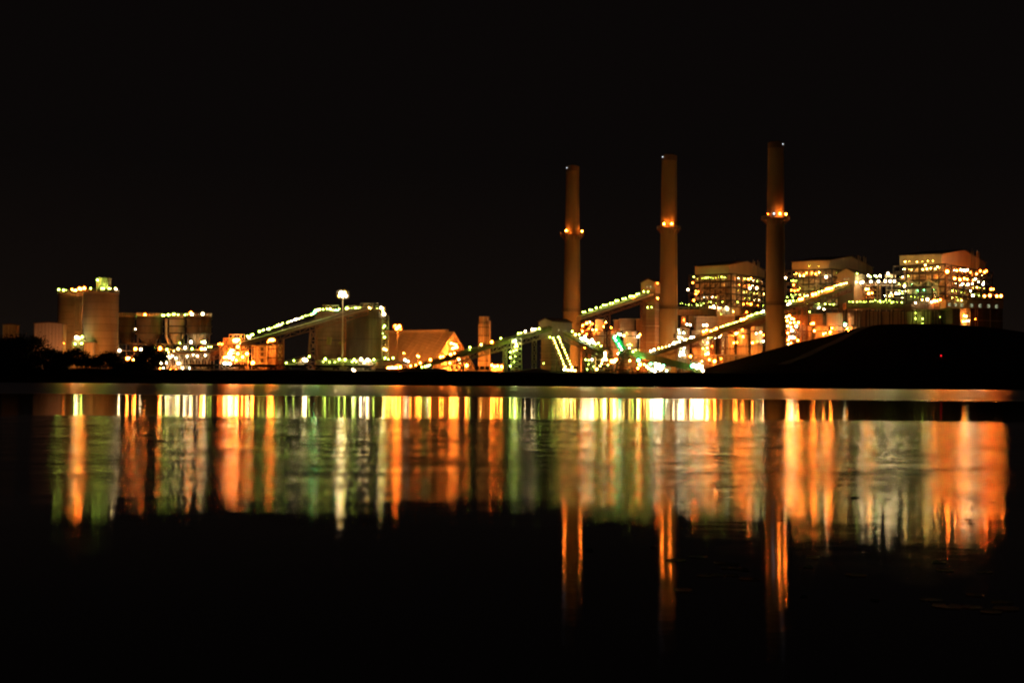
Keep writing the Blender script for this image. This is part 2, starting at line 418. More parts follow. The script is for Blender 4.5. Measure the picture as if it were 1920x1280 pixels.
# ------------------------------------------------------------------ frames turned to the plant's own axes
class Fr:
    def __init__(s, o, alpha):
        s.o = V((o.x, o.y, 0)); s.l = V((-math.cos(alpha), math.sin(alpha), 0)); s.r = V((math.sin(alpha), math.cos(alpha), 0))
    def pt(s, a, b, z): return s.o + s.l * a + s.r * b + V((0, 0, z))
    def box(s, mb, a0, a1, b0, b1, z0, z1): return mb.obox(s.pt(a0, b0, z0), s.l * (a1 - a0), s.r * (b1 - b0), V((0, 0, z1 - z0)))
    def reach(s, px, py, left=True):                       # length along an edge that ends at this pixel column
        k = W(px, py, 1.0).x; d = s.l if left else s.r
        return (k * s.o.y - s.o.x) / (d.x - k * d.y)
def gable(fr, La, Lb, z0, ze, za, roofm, wallm, parent, over=.6, apex=.5, wall_name='wall'):
    """house with its ridge along the left face and its gable on the right face (b axis)"""
    m = Lb * apex
    w = MB()
    w.add([fr.pt(a, b, z) for a in (0, La) for b, z in ((0, z0), (Lb, z0), (Lb, ze), (m, za), (0, ze))],
          [(0, 1, 2, 3, 4), (9, 8, 7, 6, 5), (0, 4, 9, 5), (1, 6, 7, 2), (0, 5, 6, 1)])
    wo = w.build(wall_name, wallm, parent)
    r = MB()
    for b0, q0, b1, q1 in ((-over, ze - over * .3, m, za), (Lb + over, ze - over * .3, m, za)):
        p = [fr.pt(-over, b0, q0 + .12), fr.pt(La + over, b0, q0 + .12), fr.pt(La + over, b1, q1 + .12), fr.pt(-over, b1, q1 + .12)]
        r.add(p + [c + V((0, 0, .35)) for c in p], [(3, 2, 1, 0), (4, 5, 6, 7), (0, 1, 5, 4), (1, 2, 6, 5), (2, 3, 7, 6), (3, 0, 4, 7)])
    r.build('roof', roofm, parent)
    return wo
def gable_l(fr, La, Lb, z0, ze, za, roofm, wallm, parent, over=.5):
    """ridge along b, gable on the left face"""
    w = MB(); m = La / 2
    w.add([fr.pt(a, b, z) for b in (0, Lb) for a, z in ((0, z0), (La, z0), (La, ze), (m, za), (0, ze))],
          [(4, 3, 2, 1, 0), (5, 6, 7, 8, 9), (0, 5, 9, 4), (2, 7, 6, 1), (0, 1, 6, 5)])
    wo = w.build('wall', wallm, parent)
    r = MB()
    for a0, a1 in ((-over, m), (La + over, m)):
        p = [fr.pt(a0, -over, ze - .05), fr.pt(a0, Lb + over, ze - .05), fr.pt(a1, Lb + over, za + .12), fr.pt(a1, -over, za + .12)]
        r.add(p + [c + V((0, 0, .35)) for c in p], [(3, 2, 1, 0), (4, 5, 6, 7), (0, 1, 5, 4), (1, 2, 6, 5), (2, 3, 7, 6), (3, 0, 4, 7)])
    r.build('roof', roofm, parent)
    return wo

# ------------------------------------------------------------------ chimneys
def chimney(label, Y, pxb, rb, rt, pytop, pypl, rpl, pyring, lampt, beacon):
    b = W(pxb, 660, Y); x = b.x
    o = thing('chimney', label, 'chimney', V((x, Y, GZ)), 'tall power plant chimneys')
    zt, zp, zr = W(pxb + 2, pytop, Y).z, W(pxb + 1.5, pypl, Y).z, W(pxb, pyring, Y).z
    zb0 = GZ - .3; rad = lambda z: rb + (rt - rb) * (z - zr) / (zt - zr) if z > zr else rb + (zr - z) * .006
    sh = MB(); zs = [zb0, zr, zr + (zt - zr) * .3, zp, zp + (zt - zp) * .5, zt - 3.2]
    for z0, z1 in zip(zs, zs[1:]): sh.cyl(x, Y, z0, z1, rad(z0), rad(z1), 40, False)
    sh.build('shaft', M['stack'], o)
    c = MB().cyl(x, Y, zt - 3.2, zt, rt + .22, rt + .22, 40); c.cyl(x, Y, zt, zt + .5, rt * .8, rt * .8, 32)
    c.build('cap', M['stack_cap'], o)
    p = MB().ring(x, Y, zp - .4, rad(zp) - .2, rpl, .4)
    for i in range(16):
        t = 2 * math.pi * i / 16
        p.beam((x + rpl * .95 * math.cos(t), Y + rpl * .95 * math.sin(t), zp - .4), (x + rad(zp) * math.cos(t), Y + rad(zp) * math.sin(t), zp - 3), .3)
    pl = p.build('platform', M['rust'], o)
    MB().rail_ring(x, Y, zp, rpl - .15, 28, 1.3, .17).build('railing', M['steel'], pl)
    rg = MB().ring(x, Y, zr - .3, rad(zr) - .2, rad(zr) + 1.0, .35, 32); rg.rail_ring(x, Y, zr, rad(zr) + .9, 24, 1.2, .14)
    rg.build('walkway_ring', M['sdark'], o)
    ld = MB(); la = -math.pi / 2 + .75
    for k in range(2):
        aa = la + k * .09
        for z0, z1 in zip(zs, zs[1:]): ld.beam((x + (rad(z0) + .35) * math.cos(aa), Y + (rad(z0) + .35) * math.sin(aa), z0), (x + (rad(z1) + .35) * math.cos(aa), Y + (rad(z1) + .35) * math.sin(aa), z1), .12)
    ld.build('ladder', M['sdark'], o)
    d = MB().obox((x + rb * .45, Y - rb * .98, zr - 18), (1.2, 0, 0), (0, 1.5, 0), (0, 0, 2.6)); d.build('hatch', M['sdark'], o)
    for t in lampt.split():
        k = t[0]; a = [float(q) for q in t[1:].split(',')]
        q = W(a[0], a[1], Y); dx = max(-rpl + .9, min(rpl - .9, q.x - x))
        lamp_at(o, V((x + dx, Y - math.sqrt(max(.3, (rpl - .7) ** 2 - dx * dx)), zp + 2.3)), k, a[2], 'post')
    q = W(beacon[0], beacon[1], Y); lamp_at(o, V((q.x, Y - rt * .55 - .6, q.z)), 'b', .6, 'none', 'beacon')
    return o
chimney('shortest and farthest of the three chimneys, beside the gabled transfer tower', 898, 1071.5, 5.45, 4.05, 312, 441, 7.6, 583,
        'o1061,440,1.25 o1091,441,1.15', (1062.5, 316))
chimney('middle of the three tall chimneys, just left of the smallest boiler house', 850, 1253, 5.4, 4.5, 292, 429, 7.3, 578,
        'o1243,428,1.25 o1257,428,1.25', (1241.5, 296))
chimney('tallest and nearest of the three chimneys, rising behind the foot of the dark mound', 803, 1453.5, 5.35, 4.4, 268, 411, 8.0, 571,
        'o1458,412,1.35 o1470,411,1.2 r1437,411,.45 b1447,412,1.2', (1466, 272))

# ------------------------------------------------------------------ boiler houses
AL = math.radians(37)
def boiler(label, Y, pxl, pxc, pxr, pyc, apex, pybot, pydeck0, seed, fl, fr_, spec, low=562, pyb=640, K='steel', house='tan', wingpx=None):
    rnd = random.Random(seed)
    c = W(pxc, pyc, Y); F = Fr(c, AL); La, Lb = F.reach(pxl, pyc), F.reach(pxr, pyc, False)
    ze = c.z; zb = W(pxc, pybot, Y).z; ap = F.pt(0, Lb * .5, 0); za = W(apex[0], apex[1], ap.y).z
    o = thing('boiler_house', label, 'boiler house', F.pt(La / 2, Lb / 2, GZ), 'boiler houses in a row')
    gable(F, La, Lb, zb, ze, za, M['roof'], M[house], o, wall_name='penthouse')
    z0 = W(pxc, pyb, Y).z
    decks = [zb - (zb - W(pxc, low, Y).z) * t for t in (.0, .22, .42, .62, .82, 1.0)]
    cs = MB(); F.box(cs, 1.7, La - 2, 1.8, Lb - 2, GZ - .3, zb); cs.build('casing', M['casing'], o)
    st = MB(); na, nb = 8, 8; E3 = 3.25
    for i in range(na + 1):
        a = -E3 + (La + 2 * E3 - .8) * i / na; st.beam(F.pt(a, -E3, GZ - .3), F.pt(a, -E3, zb), .8 if i % 2 == 0 else .5)
    for i in range(1, nb + 1):
        b = -E3 + (Lb + 2 * E3 - .8) * i / nb; st.beam(F.pt(-E3, b, GZ - .3), F.pt(-E3, b, zb), .8 if i % 2 == 0 else .5)
    for z, zn in zip(decks, decks[1:]):
        st.beam(F.pt(-E3, -E3, z - .4), F.pt(La + 2, -E3, z - .4), .5, .9); st.beam(F.pt(-E3, -E3, z - .4), F.pt(-E3, Lb + 2, z - .4), .5, .9)
        for k in range(nb):
            b0, b1 = -E3 + (Lb + 2 * E3) * k / nb, -E3 + (Lb + 2 * E3) * (k + 1) / nb
            if rnd.random() < .4: st.beam(F.pt(-E3 - .1, b0, zn), F.pt(-E3 - .1, b1, z), .4)
            a0, a1 = -E3 + (La + 2 * E3) * k / nb, -E3 + (La + 2 * E3) * (k + 1) / nb
            if rnd.random() < .3: st.beam(F.pt(a0, -E3 - .1, z), F.pt(a1, -E3 - .1, zn), .4)
    st.build('steel_frame', M['sdark'], o)
    br = MB(); zl, zh = decks[3] + .5, decks[2] - .3
    zl2 = decks[4]
    n = 4
    for i in range(n):
        a0, a1 = La * (.04 + .92 * i / n), La * (.04 + .92 * (i + 1) / n)
        if i % 2 == 0: br.beam(F.pt(a0, -3.7, zl), F.pt(a1, -3.7, zh), .75)
        else: br.beam(F.pt(a0, -3.7, zh), F.pt(a1, -3.7, zl), .75)
    for i in (1, 3): br.beam(F.pt(La * (.04 + .23 * i), -3.7, zl), F.pt(La * (.04 + .23 * i), -3.7, zh), .5)
    br.beam(F.pt(1, -3.7, zl2 - 2), F.pt(1, -3.7, zl2 + (zl - zl2) * .75), .9); br.beam(F.pt(1, -3.7, zl2 + (zl - zl2) * .75), F.pt(5, -3.7, zl2 + (zl - zl2) * .75), .9)
    br.build('bracing', M['white' if K == 'green' else 'steel'], o)
    for z in decks[1:]:
        d = MB()
        F.box(d, -3.2, La + 2.5, -3.2, 4.6, z - .25, z)
        F.box(d, -3.2, 3.6, 4.62, Lb + 2, z - .25, z)
        dk = d.build('deck', M['sdark'], o)
        r = MB(); r.railing(F.pt(-3, -3, z), F.pt(La + 2.4, -3, z), 1.2, .14); r.railing(F.pt(-3, -3, z), F.pt(-3, Lb + 1.8, z), 1.2, .14)
        r.build('railing', M['steel'], dk)
    eq = MB()                                              # tanks, boxes and ducts standing on the decks
    for z in decks[1:5]:
        for i in range(7):
            a = rnd.uniform(1, La - 2); h = rnd.uniform(1.2, 3.2); w = rnd.uniform(1.2, 3.5)
            F.box(eq, a, a + w, -.6, 1.5, z + .01, z + h)
            b = rnd.uniform(2, Lb - 4); F.box(eq, -.6, 1.4, b, b + w, z + .01, z + rnd.uniform(1.2, 3))
    eq.split('machinery', M['tank'], o)
    pv = MB()
    for k, b in enumerate((.62, .66, .75, .79)):
        p = F.pt(-1.2, Lb * b, 0); pv.tube((p.x, p.y, decks[1]), (p.x, p.y, za + (1.5 if k in (0, 2) else .6)), .34, 10)
    for k in range(5):
        p = F.pt(-1.6, Lb * (.6 + .055 * k), 0); q = F.pt(-1.6, Lb * (.56 + .075 * k), 0)
        pv.beam((p.x, p.y, zb), (q.x, q.y, decks[2]), .3)
    pv.split('vent_pipe', M['steel'], o)
    an = MB()
    for a in (.15, .5, .62, .9): an.beam(F.pt(La * a, Lb * .3, ze), F.pt(La * a, Lb * .3, za + 2.5), .12)
    an.split('roof_mast', M['sdark'], o)
    pp = MB()
    for i in range(14):
        a = rnd.uniform(2, La - 3); zz = rnd.choice(decks[1:5]); L_ = rnd.uniform(4, 9)
        pp.tube(F.pt(a, -.9, zz + rnd.uniform(1, 3)), F.pt(min(La, a + L_), -.9, zz + rnd.uniform(1, 3.5)), .22, 6)
    for i in range(12):
        b = rnd.uniform(2, Lb - 3); pp.tube(F.pt(-.9, b, decks[5]), F.pt(-.9, b, rnd.choice(decks[1:3])), .25, 6)
    pp.split('pipe', M['white'], o)
    aL = math.atan2(F.r.y, F.r.x) - math.pi / 2; aR = math.atan2(F.l.y, F.l.x) - math.pi / 2
    for lv in range(1, 6):  # added fill lamps that brighten the casing between decks
        for i in range(4):
            t = (i + .5 + rnd.uniform(-.2, .2)) / 4; z = decks[lv] + 1.3
            kL = 'g' if (K == 'green' and lv > 2) else rnd.choice('yyo' if lv < 3 else 'ygo')
            flood(o, F.pt(La * t, -2.9, z), kL, .30 if lv in (1, 2) and K == 'green' else .2, aL)
            flood(o, F.pt(-2.9, Lb * t, z), rnd.choice('oyy'), .34 if K == 'green' else .28, aR)
    for (side, lev, t0, t1, n, kinds, s) in spec:
        for i in range(n):
            t = t0 + (t1 - t0) * (i + .5 + rnd.uniform(-.25, .25)) / n
            z = decks[lev] + rnd.uniform(1.6, 2.6); k = rnd.choice(kinds); ss = s * rnd.choice((.45, .6, .8, 1.0, 1.25))
            p = F.pt(La * t, -2.6, z) if side == 'L' else F.pt(-2.6, Lb * t, z)
            lamp_at(o, p, k, ss, 'post')
    lamps(o, lambda px: Y - 6 + (0), fl)
    return o, F, La, Lb, decks
boiler('farthest and smallest boiler house, tan penthouse seen between the middle and tallest chimney', 937, 1303, 1367, 1434, 497, (1406, 490), 513, 0, 11,
       'g1301,519,.9 r1299,530,1.1 w1290,543,1.5 r1305,551,1.3 r1301,563,1.2 w1406,540,1.7 w1419,540,1.7 r1408,570,1.5 r1394,570,.8 o1403,523,1 o1408,522,.9', '',
       [('L', 1, .05, .9, 13, 'gg', .62), ('L', 4, .1, .9, 6, 'gw', .55), ('L', 5, .05, .95, 8, 'g', .5), ('R', 1, .1, .9, 6, 'gw', .6), ('R', 2, .1, .9, 6, 'ow', .7),
        ('R', 3, .1, .9, 9, 'gy', .6), ('R', 4, .05, .9, 7, 'gw', .5), ('R', 5, .1, .9, 6, 'gr', .5), ('L', 3, .8, 1.0, 3, 'rg', .7)], low=573)
boiler('middle boiler house, behind the gabled conveyor tower right of the tallest chimney', 900, 1485, 1555, 1636, 488, (1597, 481), 504, 0, 12,
       'w1473,521,1.4 w1549,519,2.0 y1500,517,1.1 y1507,517,1.0 r1488,534,1.1 r1484,544,.9 r1490,545,1 r1496,544,.9 w1534,577,1.7 w1545,580,1.2 w1568,573,1.7 g1514,569 g1528,569 g1535,569 g1547,570 g1556,571 g1563,571', '',
       [('L', 1, .1, .95, 10, 'gyo', .75), ('L', 0, .05, .6, 2, 'g', .4), ('L', 2, .75, 1, 4, 'g', .6), ('L', 3, .7, 1, 4, 'gr', .6), ('L', 4, .6, 1, 4, 'g', .6), ('R', 1, .02, .3, 3, 'g', .6),
        ('R', 3, .6, .95, 3, 'yo', .7), ('R', 4, .6, .95, 3, 'ro', .7), ('R', 5, .3, 1, 6, 'g', .5)], low=568)
boiler('nearest boiler house at the far right, brown penthouse over brightly lit steel decks', 856, 1687, 1766, 1848, 476, (1808, 469), 495, 0, 13,
       'o1776,509,2.3 w1802,506,1.4 w1808,507,1.6 w1814,506,1.5 o1794,507,1 r1838,508,1.3 r1846,510,1.6 r1849,508,1.4 o1790,522,1.5 o1800,524,1.6 o1808,522,1.2 w1829,523,1.4 w1805,532,1.4 w1815,533,1.6 w1823,532,1.1 w1843,533,1.5 r1858,542,1.5 r1862,542,1.3 w1696,536,1.6 '
       'w1820,545,1.1 w1824,554,1.7 o1846,555,1.5 o1856,554,1.7 o1869,555,1.5 o1877,555,1.7 y1738,504,1.2 y1730,505,1 y1745,503,1.1 y1758,500,1.1 y1735,497,1.2', '',
       [('L', 1, .0, .95, 12, 'yyw', .75), ('L', 0, .1, .9, 6, 'y', .7), ('L', 2, .7, 1, 4, 'wg', .7), ('L', 3, .75, 1, 4, 'g', .7), ('L', 4, .7, 1, 4, 'wg', .9), ('L', 5, .05, .95, 9, 'gw', .5), ('L', 3, .1, .75, 4, 't', .45), ('L', 4, .1, .6, 3, 'tc', .4),  # teal rows added to tint the casing behind the bracing
        ('R', 1, .1, .9, 6, 'ow', .9), ('R', 2, .2, .9, 6, 'ow', .8), ('R', 3, .15, .9, 9, 'gyw', .7), ('R', 4, .1, .95, 10, 'g', .65), ('R', 5, .1, .6, 6, 'gy', .6)], low=562, K='green')

# ------------------------------------------------------------------ conveyors
def conveyor(label, p0, p1, thick, width, lampt, trestles=(), bottom=None, bodym='olive', trussm='steel', off=0.0, post='post'):
    """p0, p1 = (px, py, Y) on the top edge of the gallery; trestles = [(px, half width top, bottom, ground)]"""
    A, B = W(*p0), W(*p1); d = B - A; hd = V((d.x, d.y, 0)).normalized(); nrm = V((-hd.y, hd.x, 0))
    if nrm.y > 0: nrm = -nrm                               # towards the camera
    o = thing('conveyor', label, 'conveyor', V(((A.x + B.x) / 2, (A.y + B.y) / 2, GZ)), 'inclined coal conveyors')
    up = V((0, 0, 1)); n = max(6, int(d.length / 4.5))
    g = MB(); hw = width / 2
    prof = [(-hw, -thick), (-hw, -.35), (-hw * .55, 0), (hw * .55, 0), (hw, -.35), (hw, -thick)]
    vs = [P - nrm * a + up * b for P in (A, B) for a, b in prof]; k = len(prof)
    g.add(vs, [(i, (i + 1) % k, k + (i + 1) % k, k + i) for i in range(k)] + [tuple(range(k - 1, -1, -1)), tuple(range(k, 2 * k))])
    g.build('gallery', M[bodym], o)
    t = MB(); th = thick * 1.1
    for s in (-1, 1):
        t.lattice(A + nrm * hw * s * .9 - up * (thick + th), B + nrm * hw * s * .9 - up * (thick + th), up * (th - .1), n, .32)
    for i in range(n + 1):
        c = A.lerp(B, i / n) - up * (thick + th); t.beam(c - nrm * hw * .9, c + nrm * hw * .9, .25)
    t.build('truss', M[trussm], o)
    r = MB(); q = nrm * (hw + .9) - up * thick * .25
    r.railing(A + q, B + q, 1.2, .14, 3.5)
    r.build('railing', M['steel'], o)
    w = MB(); w.obox(A + nrm * (hw + .02) - up * (thick * .25 + .25), d, nrm * 1.0, up * .22); w.build('walkway', M['sdark'], o)
    for tr in trestles:
        u = (tr[0] - p0[0]) / (p1[0] - p0[0]); c = A.lerp(B, u); zt = c.z - thick - th
        zg = max(hz(c.x, c.y), GZ) - .3 if len(tr) < 4 else tr[3]
        MB().tower(c.x, c.y, zg, zt, tr[2], tr[1], tr[2] * .8, hw * .8, max(2, int((zt - zg) / (tr[1] * 2.2 + 1.5))), .42).build('trestle', M[trussm], o)
    for tk in lampt.split():
        k = tk[0]; a = [float(q) for q in tk[1:].split(',')]
        u = (a[0] - p0[0]) / (p1[0] - p0[0]); c = A.lerp(B, u)
        f = W(a[0], a[1], c.y + nrm.y * (hw + .8))
        lamp_at(o, f, k, a[2] if len(a) > 2 else 1, post)
    return o
def string(p0, p1, n, kinds, s=1.0, jit=1.2, seed=1):
    r = random.Random(seed)
    return ' '.join('%s%.1f,%.1f,%.2f' % (r.choice(kinds), p0[0] + (p1[0] - p0[0]) * i / (n - 1) + r.uniform(-jit, jit),
                    p0[1] + (p1[1] - p0[1]) * i / (n - 1) + r.uniform(-jit, jit) * .4, s * r.choice((.5, .65, .85, 1.05, 1.3))) for i in range(n))
conveyor('brown lattice conveyor climbing from the white transfer frame to the pair of dark silos', (452, 641, 640), (690, 573, 648), 1.9, 3.4,
         'g464,630,1 w468,632,1 g471,628,1.1 g474,627,1 ' + string((486, 622), (592, 586), 24, 'ggw', .95, 2.2, 3) + ' w466,632,1.1 g592,582,1.3 w596,581,1.2 g600,580,1.0 t590,585,1.3 g606,580,.8',
         [(525, 1.4, 1.6), (587, 1.3, 2.3)], bodym='steel', trussm='rust')
conveyor('short striped low conveyor rising to the white transfer frame', (396, 659, 655), (446, 641, 655), 2.0, 3.2, 'r412,644,.8', [], bodym='rust', trussm='rust')
conveyor('long conveyor rising past the orange barn to the gabled transfer tower', (774, 684, 640), (1030, 611, 690), 2.3, 3.6,
         'o770,686,1 o780,684,.9 o788,680,1.1 o807,674,1.25 o826,669,1.25 o831,668,.9 o845,664,1.4 o852,662,1 g865,661,.7 g881,651,1.1 g880,657,1.2 g871,661,.8 g897,652,.7 y902,646,1.2 o922,641,1.4 g939,634,.9 '
         'g972,625,1 g977,624,.8 w985,621,1.2 w998,617.5,1.35 w1003,617,.9 g1011,616,1.2 g1006,617,.8 g791,688,1 g797,687,1 c802,686,1.1 g806,684,.9 g818,680,.7 g831,676,.7 g841,673,.5 g860,668,.6',
         [(857, 1.2, 2.3), (943, .9, .9), (1000, 1.0, 1.0)])
conveyor('dazzlingly lit conveyor descending right from the gabled transfer tower to the domed tank', (1062, 622, 690), (1128, 655, 672), 2.0, 3.2,
         'g1073,621,1 y1079,627,1.3 g1086,627,1 c1090,634,1.5 c1094,634,1.6 w1097,631,1.5 c1099,637,1.5 w1103,639,1.5 c1107,640,1.5 w1110,637,1.4 c1113,642,1.4 g1117,645,1 g1122,643,1.1 g1127,648.5,.9 c1106,643,1.2',
         [(1098, 1.0, 1.4)])
conveyor('upper conveyor lined with green lamps climbing behind the shortest chimney to the tall gabled tower', (1085, 592, 790), (1222, 546, 830), 2.3, 3.6,
         'g1093,585,.9 g1097,584.5,.8 g1106,581,1.2 g1110,581,.9 g1118,577,1.2 g1126,576,.6 g1131,572,1.1 g1135,572,.9 g1138,571,.7 g1144,568.5,1 g1149,568,1 g1155,564,1.3 g1159,563.5,.9 g1168,560,1.1 g1173,559.5,1 '
         'g1181,555.5,1.2 g1185,555,1 o1189,555.5,1 g1194,551.5,1.2 g1198,550.5,1 g1207,546.5,1 g1215,546.5,.8',
         [(1137, 1.5, 1.8), (1205, 1.2, 1.2)], bodym='tank', trussm='rust')
LC = string((1222, 658), (1262, 645), 7, 'yyw', 1.1, 2, 8) + ' w1220,658,1.5 w1264,643,1.9 w1268,642,1.5 w1274,640,1.4 ' + string((1283, 638), (1302, 631), 5, 'wwy', 1.3, 1.5, 9) + \
     ' w1296,633,1.9 w1300,632.5,1.9 o1319,621.5,1.4 o1325,619,1.5 o1333,621,1.9 o1338,619,1.5 o1343,616,1.7 ' + string((1348, 614), (1388, 601), 13, 'ggy', .9, 1.5, 10) + \
     ' o1390,599,1.7 o1395,598.5,1.8 o1399,597,1.6 ' + string((1402, 593), (1430, 584), 9, 'ggy', .95, 1.5, 12) + ' c1431,583.5,1.6 w1428,585,1.3 w1478,571,1.9 w1481,569,1.6 ' + \
     string((1474, 564), (1492, 563), 5, 'g', .9, 1.5, 13) + ' o1499,561,1.6 o1504,560,1.7 g1509,555,1 y1514,554,1.1 o1524,552,1.9 o1529,551,2.0 o1533,551,1.5 ' + string((1535, 547), (1545, 545), 4, 'gy', .9, 1, 14) + \
     ' o1550,542,1.7 o1555,541,1.9 o1560,540,1.5 ' + string((1562, 537), (1587, 530.5), 8, 'gy', 1, 1, 15)
conveyor('longest conveyor crossing behind the tallest chimney up to the brown gabled tower', (1210, 663, 770), (1592, 532, 868), 2.4, 4.0, LC, [(1345, 1.4, 1.6), (1500, 1.4, 1.8)], bodym='olive', trussm='rust')

# ------------------------------------------------------------------ gabled towers on the conveyors
def gtower(label, pxl, pxc, pxr, py, Y, apex, pymid, alpha, inset, wallm, bodym, lampt, wins=(), ldepth=None):
    c = W(pxc, py, Y); F = Fr(c, math.radians(alpha)); La, Lb = F.reach(pxl, py), F.reach(pxr, py, False)
    zm = W(pxc, pymid, Y).z; ap = F.pt(La / 2, 0, 0); za = W(apex[0], apex[1], ap.y).z
    o = thing('transfer_tower', label, 'transfer tower', F.pt(La / 2, Lb / 2, GZ), 'gabled conveyor transfer towers')
    gable_l(F, La, Lb, zm, c.z, za, M['roof'], M[wallm], o)
    b = MB(); F.box(b, inset, La - inset, inset, Lb - inset * .4, GZ - .4, zm); b.build('body', M[bodym], o)
    f = MB()
    for k in range(1, 5):
        z = GZ + (zm - GZ) * k / 5; F.box(f, inset - .25, La - inset + .25, inset - .25, Lb - inset * .4 + .25, z, z + .4)
    f.split('floor_band', M['steel'], o)
    for side, t, z, w, h in wins:
        m = MB(); zz = zm + (c.z - zm) * z
        if side == 'L': F.box(m, La * t, La * t + w, -.12, .0 - .004, zz, zz + h)
        else: F.box(m, -.12, -.004, Lb * t, Lb * t + w, zz, zz + h)
        m.build('window', GLOW['m'], o)
    lamps(o, Y - 1.5, lampt, 'wall')
    return o, F, La, Lb, zm, c.z
gtower('grey gabled transfer tower with twin strings of lamps, left of the shortest chimney', 1010, 1035, 1073, 603, 692, (1020, 597), 636, 38, .9, 'grey', 'concrete',
       'g1031,632,.8 g1019,681,.5', [('L', .35, .45, .9, .7), ('L', .55, .5, .6, .5), ('R', .3, .5, .9, .7), ('R', .66, .5, .8, .6)])
gtower('tall gabled transfer tower at the head of the upper conveyor, left of the middle chimney', 1202, 1229, 1238, 530, 832, (1216, 523), 549, 30, .6, 'tan', 'duct',
       'g1214,576,.8 g1222,576,.7 r1233,531,.8 o1233,559,.8', [('L', .3, .55, .6, .9), ('L', .55, .55, .6, .9)])
gtower('brown gabled tower heading the longest conveyor, in front of the middle boiler house', 1570, 1602, 1622, 512, 870, (1586, 504), 535, 35, .7, 'tan', 'grey',
       'g1607,513,.9 w1606,529,.8', [('L', .3, .5, .7, .7), ('L', .55, .5, .7, .7), ('R', .4, .5, .75, .7)])
# the twin lamp strings that run down the face of the left tower
for k, (a, b, lab) in enumerate((((1037, 635, 684), (1061, 694, 610), 'left of the twin steep inclined ladders hung with lamps down the transfer tower'),
                                 ((1047, 633, 684), (1074, 695, 610), 'right of the twin steep inclined ladders hung with lamps down the transfer tower'))):
    A, B = W(*a), W(*b); o = thing('inclined_ladder', lab, 'inclined ladder', V((B.x, B.y, B.z)), 'lamp hung inclined ladders')
    m = MB(); s = V((.8, 0, 0))
    for q in (-1, 1): m.beam(A + s * q - V((0, 0, 1)), B + s * q - V((0, 0, 1)), .25, .5)
    for i in range(28): m.beam(A.lerp(B, i / 27) - s - V((0, 0, 1)), A.lerp(B, i / 27) + s - V((0, 0, 1)), .16)
    for q in (.3, .65): c = A.lerp(B, q); m.beam(c - V((0, 0, 1)), V((c.x, c.y, GZ)), .35)
    m.build('ladder_frame', M['olive'], o)
    h = MB()
    for q in (-1, 1): h.railing(A + s * q - V((0, 0, .9)), B + s * q - V((0, 0, .9)), 1.0, .1)
    h.build('handrail', M['steel'], o)
    for i in range(13):
        u = i / 12; f = A.lerp(B, u)
        lamp_at(o, f + V((.2 * (i % 2), -.4, .3)), 'y' if i % 3 else 'g', .62 if 0 < i < 11 else 1.05, 'post')
    lamp_at(o, B + V((-.8, -1.2, .3)), 'w', 1.0); lamp_at(o, B + V((.9, -1.2, .1)), 'y', 1.1)

# ------------------------------------------------------------------ silos on the left
def cylthing(name, label, cat, pxc, half, pytop, Y, m, group=None, roofh=.6, bands=0, dome=0, foot=None, rim=True):
    b = W(pxc, 690, Y); r = half * Y / FPX; zt = W(pxc, pytop, Y).z
    o = thing(name, label, cat, V((b.x, Y, GZ)), group)
    z0 = GZ - .4 if foot is None else foot
    MB().cyl(b.x, Y, z0, zt, r, r, 44).build('shell', M[m], o)
    rf = MB()
    if dome: rf.dome(b.x, Y, zt - .02, r + .15, dome, 36)
    elif rim: rf.cyl(b.x, Y, zt + .004, zt + roofh, r + .25, r + .25, 44)
    if rf.v: rf.build('roof', M['steel'], o)
    if bands:
        k = MB()
        for i in range(bands):
            z = z0 + (zt - z0) * (i + .6) / bands; k.ring(b.x, Y, z, r - .05, r + .22, .35, 40)
        k.split('band', M['sdark'], o)
    return o, b.x, r, zt
s1, x1, r1, z1 = cylthing('concrete_silo', 'left and farther of two tall tan concrete silos behind the dark trees', 'silo', 133, 25.5, 553, 668, 'concrete', 'tall tan concrete silos')
s2, x2, r2, z2 = cylthing('concrete_silo', 'right and nearer of two tall tan concrete silos, small box house on its roof', 'silo', 187.5, 32.3, 551, 640, 'concrete', 'tall tan concrete silos')
MB().rail_ring(x1, 668, z1 + .6, r1, 26).build('railing', M['steel'], s1)
MB().rail_ring(x2, 640, z2 + .6, r2, 30).build('railing', M['steel'], s2)
h = MB(); pbox(h, 180.5, 202.5, 522, 542, 640, 5); hw_ = h.build('head_house', M['pale'], s2)
h = MB(); pbox(h, 179.6, 203.4, 520.6, 521.9, 639.6, 5.8); h.build('roof', M['steel'], hw_)
h = MB(); zz = W(191, 542, 640).z
for q in (181, 191, 202): 
    for yy in (640.3, 644.6): p = W(q, 545, yy); h.beam((p.x, yy, z2 + .5), (p.x, yy, zz + .1), .45)
h.build('support', M['steel'], s2)
lamps(s1, 667, 'g110,543,1.2 g119,544,1.3 g124,544,.6 o135,543,1.2 y139,544.5,1.5 o146,543,1.3')
lamps(s2, 638.5, 'o149,541,1.4 o158,540.5,1.5 g170,541,1 g191,541,1.3 g194,541,1.2 g204,541,1 g207,541,.7 w217,542,1.3 g183,525,1.2 o152,542,1.1 y142,544,1.2 g216,540,.8')
o = thing('silo_bridge', 'lit steel walkway deck carried between the tops of the two tan silos', 'walkway', base(146, 652))
m = MB(); pbox(m, 128, 170, 549.5, 551, 646, 5); m.build('deck', M['steel'], o)
m = MB(); m.lattice(W(128, 549, 646), W(170, 549, 646), V((0, 0, 1.5)), 8, .2); m.lattice(W(128, 554, 646), W(170, 554, 646), V((0, 0, 1.0)), 8, .25); m.build('truss', M['steel'], o)
o = thing('lift_shaft', 'narrow greenish clad lift shaft standing between the two tan silos', 'lift shaft', base(146, 660))
m = MB(); pbox(m, 138, 153, 560, 617, 657, 5); m.build('wall', M['grey'], o)
m = MB()
